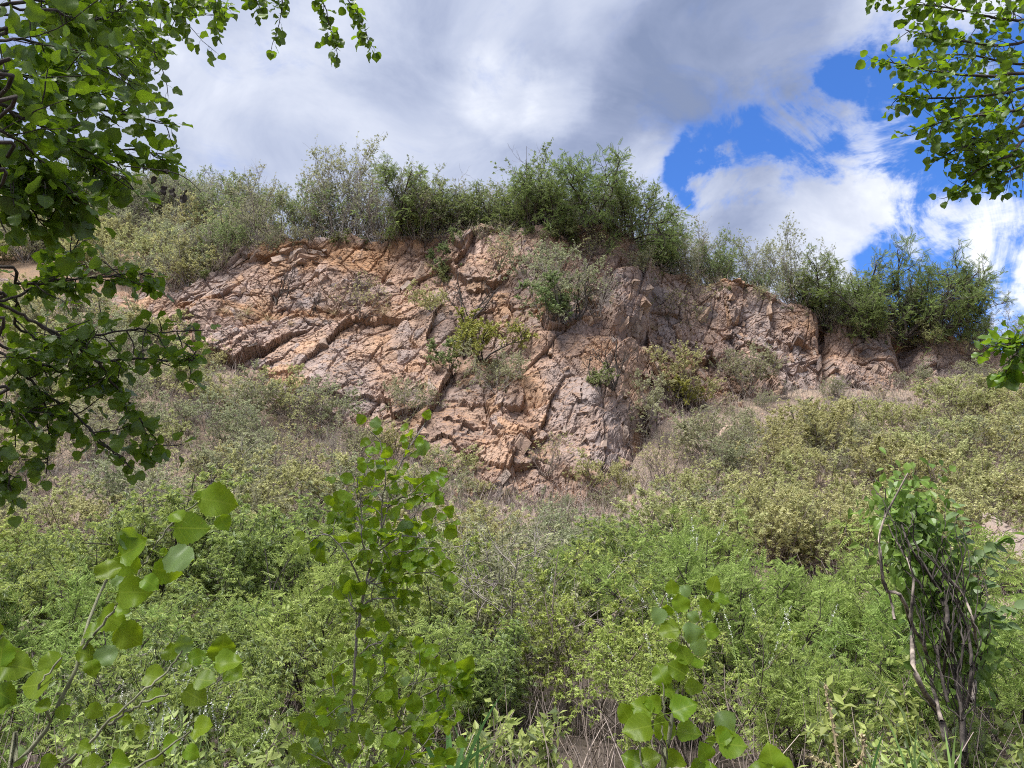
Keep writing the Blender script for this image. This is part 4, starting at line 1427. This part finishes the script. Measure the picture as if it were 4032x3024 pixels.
crown(T, (-2.3, 1.4, 5.4), np.array((1.9, 1.6, 1.4)), 2000, .08)  # added out of view on the sun's side to shade the corner leaves
T.finish(300)
dt = thing('dead_leaf_twig', 'thin twig with shrivelled black leaves hanging in front of the ridge', 'twig', at(150, 170, 2.0))
P = spline([at(124, 166, 2.0), at(150, 169, 2.0), at(175, 173, 2.0), at(190, 181, 2.0), at(201, 192, 2.0)], 12) - at(150, 170, 2.0)
V, F = tubes(P[None], np.linspace(.0022, .001, 12)[None], 4)
link('stem', mk_mesh('stem', V, [F], M_BARK_DARK), dt)
for (px, py, s, a) in ((158, 172, .05, 2.0), (160, 168, .04, .6), (168, 183, .055, 1.7), (173, 186, .05, 1.3), (186, 190, .055, 1.8), (190, 187, .04, 2.2), (178, 188, .03, 3.0)):
    o = link('leaf', PL_DEAD[rz.randrange(3)], dt)
    o.location = at(px, py, 2.0) - at(150, 170, 2.0)
    o.scale = (s * .55,) * 3
    o.rotation_euler = (rz.uniform(0, 6), a, rz.uniform(-.5, .5))

# ---- poplar that overhangs from the right
T = Poplar('poplar_tree', 'poplar crown hanging into the upper right corner against blue sky', 'tree', (5.9, 4.8, -.05), 43, M_BARK_DARK, PL_TREE)
T.trunk([(5.9, 4.8, -.1), (5.8, 4.8, 3), (5.95, 4.85, 5.5), (5.9, 4.8, 8.5)], .16, .05)
RB = [([(1075, 22, 4.6), (1010, 20, 4.5), (950, 8, 4.4), (908, 4, 4.3)], 5.3, 12, .30), ([(1075, 40, 4.7), (1000, 45, 4.5), (940, 38, 4.4), (905, 30, 4.3)], 5.2, 13, .30),
      ([(1080, 74, 4.5), (985, 76, 4.4), (930, 70, 4.3), (882, 60, 4.2)], 5.0, 13, .24), ([(1075, 84, 4.6), (1000, 94, 4.5), (940, 98, 4.4), (896, 96, 4.3)], 4.9, 13, .26),
      ([(1075, 98, 4.5), (1010, 112, 4.4), (960, 118, 4.3), (922, 128, 4.3)], 4.8, 12, .24), ([(1070, 120, 4.6), (1000, 138, 4.5), (960, 148, 4.4), (942, 157, 4.4)], 4.6, 12, .22),
      ([(1065, 135, 4.5), (1010, 155, 4.4), (975, 172, 4.4), (958, 194, 4.4)], 4.5, 11, .20), ([(1080, 60, 4.9), (1020, 64, 4.8), (970, 55, 4.7), (925, 56, 4.6)], 5.1, 13, .30),
      ([(1075, 0, 4.8), (1010, -8, 4.7), (965, -5, 4.6)], 5.6, 10, .30), ([(1065, 110, 4.9), (1015, 130, 4.8), (985, 140, 4.7), (960, 135, 4.6)], 4.7, 12, .28),
      ([(1070, 140, 4.4), (1030, 160, 4.4), (1005, 172, 4.4), (985, 168, 4.4)], 4.4, 9, .18), ([(1040, -30, 4.6), (960, -30, 4.4), (900, -22, 4.3), (874, 0, 4.3)], 6.0, 6, .16)]
for (pts, z, ntw, tl) in RB:
    T.branch([np.array((5.85, 4.8, z))] + [at(*p) for p in pts], .016, .003, int(ntw * 1.45), tl, .062, .031, start=.4, face=.2)
T.branch([np.array((5.85, 4.8, 3.6)), at(1080, 318, 4.2), at(1040, 335, 4.1), at(1018, 350, 4.0), at(1006, 372, 4.0)], .016, .003, 9, .18, .075, .04, start=.5, face=.2)
T.branch([np.array((5.85, 4.8, 3.4)), at(1085, 348, 4.2), at(1045, 352, 4.1), at(1020, 342, 4.0), at(1004, 346, 4.0)], .016, .003, 8, .16, .075, .04, start=.5, face=.2)
crown(T, (5.3, 4.4, 7.4), np.array((1.7, 1.7, 1.3)), 800, .08)
T.finish(300)


def c4(x, y, d):
    return at((1150 + x * .9456) * .254, (1600 + y * .9456) * .254, d)


def c3(x, y, d):
    return at((2300 + x * .8658) * .254, (2200 + y * .8658) * .254, d)


def c1(x, y, d):
    return at(x * .1543, 512 + y * .1543, d)


def c2(x, y, d):
    return at(341.3 + x * .1543, 512 + y * .1543, d)


# ---- sapling in the middle
b = c4(250, 1180, 3.1)
b[2] = 0.05
T = Poplar('poplar_sapling', 'upright poplar sapling in the middle with bright top leaves against the scree', 'sapling', b, 51, M_BARK_GREY, PL_SAP)
T.trunk([b, c4(262, 1050, 3.1), c4(280, 900, 3.1), c4(310, 720, 3.1), c4(345, 600, 3.1), c4(400, 420, 3.1), c4(430, 300, 3.1), c4(470, 200, 3.1), c4(555, 70, 3.1)], .0062, .0022, 'stem')
for pts, n_, tl in (([c4(400, 420, 3.1), c4(440, 270, 3.1), c4(480, 180, 3.1), c4(550, 80, 3.1)], 2, .08), ([c4(370, 570, 3.1), c4(375, 400, 3.05), c4(390, 290, 3.0), c4(365, 140, 3.0)], 4, .10),
                    ([c4(330, 690, 3.1), c4(292, 560, 3.0), c4(288, 440, 3.0), c4(270, 300, 2.95)], 4, .10), ([c4(318, 740, 3.1), c4(400, 670, 3.0), c4(500, 600, 2.95), c4(600, 590, 2.9)], 5, .12),
                    ([c4(350, 590, 3.1), c4(440, 510, 3.15), c4(510, 450, 3.2), c4(560, 350, 3.2)], 5, .12), ([c4(318, 730, 3.1), c4(380, 650, 3.2), c4(520, 560, 3.3), c4(640, 470, 3.3)], 5, .11),
                    ([c4(300, 770, 3.1), c4(240, 640, 3.0), c4(180, 560, 3.0), c4(115, 520, 3.0)], 4, .10), ([c4(345, 600, 3.1), c4(290, 500, 3.2), c4(250, 430, 3.2), c4(205, 440, 3.2)], 4, .11),
                    ([c4(400, 420, 3.1), c4(460, 380, 3.0), c4(520, 370, 3.0), c4(560, 400, 3.0)], 4, .10), ([c4(400, 420, 3.1), c4(330, 330, 3.2), c4(300, 270, 3.2), c4(310, 210, 3.2)], 3, .09),
                    ([c4(310, 720, 3.1), c4(360, 740, 3.0), c4(450, 700, 3.0), c4(600, 690, 2.95)], 5, .10), ([c4(340, 620, 3.1), c4(420, 560, 3.0), c4(480, 540, 3.0), c4(560, 560, 3.0)], 4, .10),
                    ([c4(262, 1060, 3.1), c4(320, 1000, 3.0), c4(380, 980, 3.0)], 4, .10), ([c4(290, 830, 3.1), c4(350, 800, 3.0), c4(420, 800, 3.0), c4(470, 800, 3.0)], 3, .10), ([c4(285, 860, 3.1), c4(250, 830, 3.0), c4(230, 800, 3.0)], 3, .09)):
    T.branch(pts, .004, .0016, n_ + 2, tl, .056, .034, start=.15, face=.9, droop=.25, up=.2)
T.finish(300)

# ---- low spreading sapling below it
b = c2(60, 1900, 2.9)
b[2] = .03
T = Poplar('poplar_sapling', 'low yellow-green poplar shoots at the bottom left of the middle', 'sapling', b, 52, M_BARK_PALE, PL_SAP)
T.trunk([b, c2(150, 1780, 2.9), c2(230, 1620, 2.9)], .008, .006, 'stem')
for pts, n_, tl in (([c2(230, 1620, 2.9), c2(310, 1460, 2.9), c2(390, 1300, 2.9), c2(480, 1100, 2.9), c2(510, 960, 2.9)], 6, .12), ([c2(60, 1560, 2.9), c2(120, 1320, 2.9), c2(190, 1180, 2.9), c2(270, 1060, 2.9)], 5, .12),
                    ([c2(300, 1480, 2.9), c2(480, 1380, 2.8), c2(640, 1280, 2.8), c2(720, 1200, 2.8)], 6, .11), ([c2(420, 1250, 2.9), c2(560, 1180, 2.8), c2(660, 1120, 2.8), c2(760, 1080, 2.8)], 5, .09),
                    ([c2(180, 1700, 2.8), c2(330, 1620, 2.7), c2(480, 1560, 2.7), c2(620, 1400, 2.7)], 6, .11), ([c2(120, 1780, 2.8), c2(300, 1720, 2.6), c2(560, 1640, 2.6)], 6, .12),
                    ([c2(30, 1650, 2.8), c2(-60, 1500, 2.8), c2(-100, 1330, 2.8)], 5, .12), ([c2(100, 1760, 2.7), c2(-60, 1640, 2.6), c2(-220, 1560, 2.6)], 5, .12),
                    ([c2(60, 1500, 3.0), c2(-20, 1250, 3.0), c2(-60, 1080, 3.0), c2(-40, 940, 3.0)], 5, .10)):
    T.branch(pts, .004, .0015, n_, tl, .054, .034, start=.12, face=.8, droop=.2, up=.2)
T.finish(300)

# ---- sapling right of the middle, close to the camera
b = c3(350, 1250, 1.75)
b[2] = .02
T = Poplar('poplar_sapling', 'slim pale-stemmed poplar sapling with large round leaves right of the middle', 'sapling', b, 53, M_BARK_PALE, PL_SAP)
T.trunk([b, c3(365, 1050, 1.75), c3(372, 930, 1.75), c3(390, 780, 1.75), c3(430, 570, 1.75), c3(490, 370, 1.78), c3(530, 240, 1.8), c3(580, 150, 1.8)], .0062, .002, 'stem')
b2 = c3(250, 1250, 1.72)
b2[2] = .02
for pts in ([c3(480, 400, 1.77), c3(430, 340, 1.76), c3(370, 270, 1.76)], [c3(395, 760, 1.75), c3(362, 690, 1.72), c3(360, 560, 1.72)], [c3(372, 930, 1.75), c3(352, 860, 1.7), c3(352, 760, 1.7)],
            [c3(368, 1000, 1.75), c3(268, 950, 1.7), c3(245, 800, 1.7)], [c3(372, 960, 1.75), c3(470, 950, 1.72), c3(560, 900, 1.7), c3(630, 790, 1.7)]):
    T.branch(pts, .003, .0016, 0, .1, .05, .2, start=.3, own=False)
for (x, y, s, ang) in ((400, 130, 62, 95), (460, 145, 55, 20), (590, 115, 70, 70), (620, 180, 68, -15), (550, 210, 58, 120), (430, 200, 75, 100), (340, 250, 70, 140), (375, 230, 50, 95), (500, 260, 50, 60),
                       (375, 330, 88, 190), (490, 335, 85, -5), (580, 330, 62, -10), (455, 440, 80, 110), (520, 400, 75, 35), (425, 505, 85, 150), (510, 470, 65, 0), (355, 530, 92, 110), (385, 605, 75, 0),
                       (495, 585, 72, 10), (450, 680, 105, 20), (265, 680, 95, 160), (250, 770, 120, 190), (360, 765, 112, 95), (180, 690, 80, 120), (480, 795, 100, -10), (320, 660, 75, 175), (640, 740, 95, 40),
                       (670, 845, 105, -5), (545, 875, 70, 110), (640, 805, 70, 5), (575, 830, 40, 170), (310, 910, 95, 20), (220, 915, 85, 160), (420, 925, 95, -10), (520, 945, 70, 30), (560, 960, 80, 0), (405, 405, 50, 60), (560, 260, 50, 0), (600, 225, 40, -60)):
    p = c3(x, y, 1.70 + rz.uniform(-.05, .08))
    sz = s * .8658 * .254 / FPX * 1.75 * 1.06
    a = math.radians(ang)
    d = np.array((math.cos(a), rz.uniform(-.35, .35), math.sin(a)))
    d = unit(d)
    T.leaf(p - d * sz * 1.02, d, np.array((rz.uniform(-.5, .5), -1.0, rz.uniform(.1, .9))) * (-1 if rz.random() < .08 else 1), sz)
T.finish(300)

# ---- large-leaved sapling at lower left
b = c1(20, 2100, 1.45)
b[2] = .02
T = Poplar('poplar_sapling', 'large-leaved poplar sapling arching up at the lower left', 'sapling', b, 54, M_BARK_PALE, PL_SAP)
T.trunk([b, c1(40, 1800, 1.45), c1(110, 1640, 1.45), c1(290, 1430, 1.45), c1(400, 1200, 1.45), c1(500, 1000, 1.45), c1(560, 750, 1.47), c1(660, 500, 1.5), c1(745, 345, 1.5)], .0045, .0024, 'stem')
for pts in ([c1(520, 930, 1.46), c1(640, 760, 1.44), c1(760, 600, 1.44), c1(880, 430, 1.45), c1(980, 270, 1.46), c1(1110, 80, 1.46), c1(1280, -60, 1.46)], [c1(330, 1360, 1.45), c1(250, 1150, 1.4), c1(390, 950, 1.4)],
            [c1(300, 1750, 1.45), c1(620, 1450, 1.4), c1(900, 1180, 1.4), c1(1080, 1030, 1.42), c1(1190, 900, 1.42)], [c1(700, 1380, 1.4), c1(900, 1250, 1.4), c1(1100, 1180, 1.4)], [c1(480, 1850, 1.4), c1(900, 1650, 1.36), c1(1240, 1420, 1.36)]):
    T.branch(pts, .0026, .0016, 0, .1, .05, .2, start=.3, own=False)
for (x, y, s, ang) in ((825, 165, 150, 60), (890, 225, 210, 30), (850, 350, 190, -40), (700, 370, 150, 110), (970, 460, 120, -30), (870, 520, 200, 0), (770, 440, 90, -20), (1060, 260, 60, -30), (1240, 105, 230, 0), (1165, 300, 215, -15),
                       (1080, 385, 190, -10), (1410, -70, 240, -8), (1290, -110, 70, 100), (1450, 70, 110, -60), (1140, 30, 110, 150), (590, 775, 120, 10), (720, 690, 190, -20), (790, 640, 100, 0), (840, 800, 190, -40), (900, 590, 60, 0),
                       (690, 930, 150, -50), (560, 920, 120, -20), (600, 1010, 110, -70), (330, 960, 130, 120), (240, 1120, 190, 190), (270, 1260, 90, 170), (410, 1300, 90, -70), (1020, 1070, 140, -10), (1440, 880, 170, 80),
                       (1190, 860, 120, 110), (1110, 900, 110, 100), (1490, 980, 160, 0), (1530, 1050, 130, -20), (1330, 1090, 140, -5), (1020, 1210, 140, 0), (1285, 1210, 170, -30), (1200, 1010, 80, 0), (1280, 940, 110, 20),
                       (610, 1290, 110, -30), (760, 1300, 110, -5), (820, 1350, 70, -10), (1330, 1400, 140, 10), (1110, 1500, 110, 20), (560, 1530, 90, -20), (780, 1630, 140, -5), (600, 1640, 130, 10), (1000, 1600, 110, -10), (320, 1620, 100, 0), (120, 1590, 110, -10), (920, 1420, 90, 30), (1240, 1560, 100, -25)):
    p = c1(x, y, 1.45 + rz.uniform(-.06, .06))
    sz = s * .1543 / FPX * 1.5 * .95
    a = math.radians(ang)
    d = unit(np.array((math.cos(a), rz.uniform(-.45, .45), math.sin(a))))
    T.leaf(p - d * sz * 1.05, d, np.array((rz.uniform(-.45, .45), -1.0, rz.uniform(.0, .8))) * (-1 if rz.random() < .08 else 1), sz)
T.finish(300)

# ---- shoots cut by the left and bottom edges
b = at(-40, 900, 1.3)
b[2] = .02
T = Poplar('poplar_shoot', 'poplar shoot with a pair of big leaves cut by the left edge', 'sapling', b, 55, M_BARK_PALE, PL_SAP)
T.trunk([b, at(-40, 760, 1.3), at(-25, 690, 1.3), at(-10, 640, 1.3)], .006, .003, 'stem')
for (px, py, s, ang) in ((2, 650, 26, 95), (11, 665, 32, -10), (3, 695, 24, -30), (0, 705, 20, 160), (-6, 630, 22, 110)):
    sz = s / FPX * 1.35
    a = math.radians(ang)
    d = unit(np.array((math.cos(a), 0.1, math.sin(a))))
    T.leaf(at(px, py, 1.3) - d * sz, d, np.array((rz.uniform(-.3, .3), -1, .5)), sz)
T.finish()
b = at(772, 860, 1.5)
b[2] = .02
T = Poplar('poplar_shoot', 'tip of a poplar shoot poking up at the bottom edge right of the middle', 'sapling', b, 56, M_BARK_PALE, PL_SAP)
T.trunk([b, at(768, 830, 1.5), at(770, 775, 1.5)], .005, .002, 'stem')
for (px, py, s, ang) in ((771, 757, 22, 95), (782, 766, 24, -10), (762, 770, 20, 170)):
    sz = s / FPX * 1.55
    a = math.radians(ang)
    d = unit(np.array((math.cos(a), 0.1, math.sin(a))))
    T.leaf(at(px, py, 1.5) - d * sz, d, np.array((rz.uniform(-.3, .3), -1, .6)), sz)
T.finish()


# ------------------------------------------------------------------ vine-choked dark thicket on the right
def c5(x, y, d):
    return at((3300 + x * 1.2323) * .254, (1850 + y * 1.2323) * .254, d)


D5 = 5.0
b = c5(370, 1000, D5)
b[2] = float(ground_z(b[0], b[1])) - .03
vt = thing('dead_stem_thicket', 'tall clump of bare dark and peeling stems overgrown with vine on the right', 'thicket', b)
rs = np.random.RandomState(77)
mains = (([(352, 960), (345, 880), (325, 780), (270, 700), (240, 620), (232, 500), (200, 400), (150, 380), (135, 260), (140, 170), (225, 10)], .022, M_BARK_PEEL),
         ([(330, 800), (300, 680), (275, 560), (232, 480), (240, 340), (200, 250), (160, 180), (150, 60)], .013, M_BARK_PEEL),
         ([(405, 960), (395, 800), (372, 640), (350, 520), (345, 430), (300, 350), (240, 260), (190, 150)], .022, M_BARK_DARK),
         ([(400, 900), (390, 740), (360, 580), (340, 450), (280, 300), (230, 200)], .016, M_BARK_DARK),
         ([(430, 740), (440, 640), (440, 560), (430, 480), (400, 400), (330, 320), (270, 250)], .014, M_BARK_PEEL),
         ([(410, 760), (425, 640), (415, 520), (380, 430), (330, 360), (250, 300)], .012, M_BARK_DARK),
         ([(395, 800), (380, 680), (400, 560), (405, 480), (370, 380), (300, 290), (215, 230)], .010, M_BARK_DARK),
         ([(350, 740), (320, 600), (310, 480), (270, 380), (200, 300), (180, 220)], .010, M_BARK_DARK),
         ([(180, 480), (170, 420), (150, 360), (130, 250), (150, 130)], .009, M_BARK_PEEL),
         ([(330, 700), (350, 560), (390, 470), (400, 420), (405, 380)], .010, M_BARK_DARK))
for pts, r, m in mains:
    P = spline([c5(x, y, D5 + rs.uniform(-.25, .25)) for x, y in pts], 26) - b + rs.normal(0, .0025, (26, 3))
    V, F = tubes(P[None], np.linspace(r, r * .25, 26)[None], 6)
    link('stem', mk_mesh('stem', V, [F], m, True), vt)
S = Soup()
for i in range(100):
    pts, _, _ = mains[rs.randint(1, 8)]
    k = rs.randint(0, len(pts) - 2)
    x0, y0 = pts[k]
    x1, y1 = x0 + rs.uniform(-70, 60), y0 - rs.uniform(60, 150)
    x2, y2 = x1 - rs.uniform(-25, 90), y1 - rs.uniform(30, 140)
    d0 = D5 + rs.uniform(-.3, .3)
    P = spline([c5(x0, y0, d0), c5(x1, y1, d0 + rs.uniform(-.1, .1)), c5(x2, y2, d0 + rs.uniform(-.2, .2))], 12) - b + rs.normal(0, .004, (12, 3))
    V, F = tubes(P[None], np.linspace(rs.uniform(.003, .007), .0016, 12)[None], 4)
    S.add(V, F)
link('twigs', S.mesh('twigs', M_BARK_DARK, True), vt)
OV = (np.array([(0, 0, 0), (.15, .32, .05), (.4, .5, .08), (.7, .33, .04), (1, 0, -.08), (.7, -.33, .04), (.4, -.5, .08), (.15, -.32, .05), (.4, 0, 0), (.7, 0, -.02)], float),
      [(0, 1, 8), (1, 2, 8), (2, 3, 9), (2, 9, 8), (3, 4, 9), (4, 5, 9), (5, 6, 9), (6, 8, 9), (6, 7, 8), (7, 0, 8)])
vn = thing('climbing_vine', 'green ovate-leaved climber growing through the dark stems on the right', 'vine', b)
Q = Soup()
n = 2100
u = rs.uniform(0, 1, n)
cx_ = 400 - 200 * u + rs.normal(0, 60, n)
cy_ = 640 - 560 * u + rs.normal(0, 60, n)
pts = np.array([c5(x, y, D5 + rs.uniform(.0, .6)) for x, y in zip(cx_, cy_)]) - b
V, F, uv = leaves(pts, rs.normal(0, .6, (n, 3)) + np.array((0, 0, -.6)), rs.normal(0, .45, (n, 3)) + np.array((0, -.6, .6)), rs.uniform(.05, .09, n), rs.uniform(.035, .06, n), *OV)
Q.add(V, F, uv)
link('foliage', Q.mesh('foliage', M_L_OVATE), vn, kind='stuff')
for pts, r in (([(375, 640), (370, 480), (330, 330), (260, 180), (240, 80)], .007), ([(400, 700), (420, 520), (405, 420), (380, 250), (375, 90)], .006), ([(410, 560), (440, 470), (490, 455), (580, 440)], .005), ([(390, 330), (430, 290), (490, 240), (555, 205)], .005)):
    P = spline([c5(x, y, D5 + .25) for x, y in pts], 16)
    V, F = tubes((P - b)[None], np.linspace(r, .0018, 16)[None], 4)
    link('stem', mk_mesh('stem', V, [F], M_BARK_BROWN, True), vn)
OVM = mk_mesh('ovate_leaf', OV[0] * np.array((1, .62, 1)), [np.array(OV[1])], M_L_OVATE, True, uv=OV[0][:, [1, 0]])
for (x0, y0, x1, y1, k) in ((380, 250, 375, 95, 9), (385, 260, 430, 150, 6), (400, 300, 555, 205, 16), (420, 340, 540, 290, 8), (430, 460, 590, 440, 14), (440, 480, 560, 500, 7), (430, 340, 470, 380, 6), (250, 190, 240, 75, 9), (210, 220, 270, 140, 8)):
    for i in range(k):
        t = (i + .5) / k
        p = c5(x0 + (x1 - x0) * t + rs.uniform(-6, 6), y0 + (y1 - y0) * t + rs.uniform(-6, 6), D5 + .2)
        s = rs.uniform(.075, .12)
        d = unit(np.array(((1 if i % 2 else -.6) * rs.uniform(.5, 1), rs.uniform(-.4, .3), rs.uniform(-.7, .35))))
        nn = unit(rs.normal(0, .4, 3) + np.array((0, -.5, .8)))
        sd_ = unit(np.cross(nn, d))
        nn = np.cross(d, sd_)
        o = link('leaf', OVM, vn)
        o.matrix_local = Matrix.Translation(Vector(p - b)) @ Matrix(((d[0], sd_[0], nn[0], 0), (d[1], sd_[1], nn[1], 0), (d[2], sd_[2], nn[2], 0), (0, 0, 0, 1))) @ Matrix.Scale(s, 4)

# ------------------------------------------------------------------ reeds, dry stalks, pale flower spikes
REED = [tuft(80 + i, 7, .75, .035, M_GRASS_GREEN, .75, .75) for i in range(3)]
for (px, py, d, s, lab) in ((450, 765, 4.6, .75, 'green reed blades at the bottom edge right of the low poplar shoots'), (472, 770, 5.0, .6, 'shorter green reed blades next to the taller reed clump'),
                            (915, 765, 4.4, .5, 'green reed blades in front of the dead stems on the right'), (868, 772, 4.6, .5, 'slim reed clump left of the dead stems'), (955, 775, 4.2, .45, 'reed tips at the bottom right below the dead stems')):
    p = at(px, py + 25, d)
    o = link('reed_clump', REED[rz.randrange(3)], label=lab, category='reed', group='reed clumps')
    o.location = p
    o.scale = (s, s, s)
    o.rotation_euler = (0, 0, rz.uniform(0, 6.28))
BLADES = tuft(90, 60, .8, .05, M_GRASS_GREEN, .35, .15)
p = at(322, 532, 17.6)
o = link('blade_plant', BLADES, label='clump of upright sword-like leaves behind the thicket left of the middle sapling', category='plant')
o.location = (p[0], p[1], float(ground_z(p[0], p[1])) + .9)
o.scale = (1.3, 1, 1)


def spike_plant(seed, h, n_sp):
    rs = np.random.RandomState(seed)
    out = []
    for k in range(n_sp):
        p0 = rs.normal(0, .05, (1, 3)) * np.array((1, 1, 0))
        P, _ = polyline(rs, p0, rs.normal(0, .28, (1, 3)) + np.array((0, 0, 1)), h * rs.uniform(.7, 1.1, 1), 7, .07)
        V, F = tubes(P, np.full((1, 1), .0035) * np.linspace(1, .5, 7)[None], 4)
        S, Fl = Soup(), Soup()
        S.add(V, F)
        m = 40
        t = rs.uniform(.76, 1, m)
        q, tg = along(np.repeat(P, m, 0), t)
        V, F, uv = leaves(q, rs.normal(0, 1, (m, 3)) + tg * .4, rs.normal(0, 1, (m, 3)), rs.uniform(.008, .017, m), .009, *RHOMB)
        Fl.add(V, F, uv)
        out.append((S.mesh('stalk', M_STALK, True), Fl.mesh('flower_spike', M_FLOWER)))
    return out


SPK = [spike_plant(i, 1.0, 5) for i in range(3)]
for i, (px, py, d, s, where) in enumerate(((140, 800, 4.2, .7, 'lowest at lower left'), (180, 790, 4.6, .85, 'under the lower left sapling leaves'), (120, 770, 4.8, .65, 'beside the dark ground at lower left'), (225, 775, 4.9, .85, 'right of the lower left sapling leaves'),
                                           (185, 740, 5.4, .85, 'highest at lower left'), (652, 690, 7.4, 1.2, 'just right of the slim sapling top'), (690, 660, 8.2, 1.25, 'farther back right of the slim sapling'), (735, 690, 7.4, 1.2, 'above the lower right thicket'),
                                           (705, 590, 12, 1.6, 'on the tall pale bush behind the slim sapling'), (690, 585, 12.6, 1.6, 'left on the tall pale bush behind the slim sapling'), (790, 680, 7.8, 1.15, 'left of the dead stems'), (545, 640, 9.5, 1.2, 'between the middle and slim saplings'))):
    p = at(px, py, d)
    p[2] = max(float(ground_z(p[0], p[1])), p[2] - .3 * s)
    e = thing('flowering_herb', 'pale flower spikes on thin stalks ' + where, 'flower', p, rz.uniform(0, 6.28), s, 'pale flower spikes')
    for a_, b_ in SPK[i % 3]:
        st_ = link('stalk', a_, e)
        link('flower_spike', b_, st_)
# pale dry stalks with seed whorls
ds = thing('dry_stalk', 'pale dry branching stalk with seed whorls at the bottom right of the middle', 'stalk', at(840, 800, 3.4))
o0 = at(840, 800, 3.4)
for pts in (([842, 800], [838, 760], [832, 720], [825, 685], [822, 706]), ([840, 775], [858, 765], [864, 745], [862, 735]), ([838, 772], [822, 762], [808, 757])):
    pts = [p for p in pts][:4]
    P = spline([at(p[0], p[1], 3.4) for p in pts], 14) - o0
    V, F = tubes(P[None], np.linspace(.007, .003, 14)[None], 5)
    m_ = Soup()
    m_.add(V, F)
    for k in range(3, 14):
        mm = 7
        V, F, uv = leaves(np.repeat(P[k:k + 1], mm, 0) + rs.normal(0, .002, (mm, 3)), rs.normal(0, 1, (mm, 3)), rs.normal(0, 1, (mm, 3)), .016, .011, *RHOMB)
        m_.add(V, F, uv)
    link('stem', m_.mesh('stem', M_GRASS_DRY), ds)
gs = thing('grass_stalk', 'long thin grass stalk leaning left in front of the dead stems', 'grass', at(925, 800, 3.0))
P = spline([at(925, 800, 3.0), at(905, 720, 3.0), at(885, 688, 3.0), at(868, 668, 3.0)], 14) - at(925, 800, 3.0)
V, F = tubes(P[None], np.linspace(.003, .0012, 14)[None], 4)
link('stem', mk_mesh('stem', V, [F], M_STALK, True), gs)
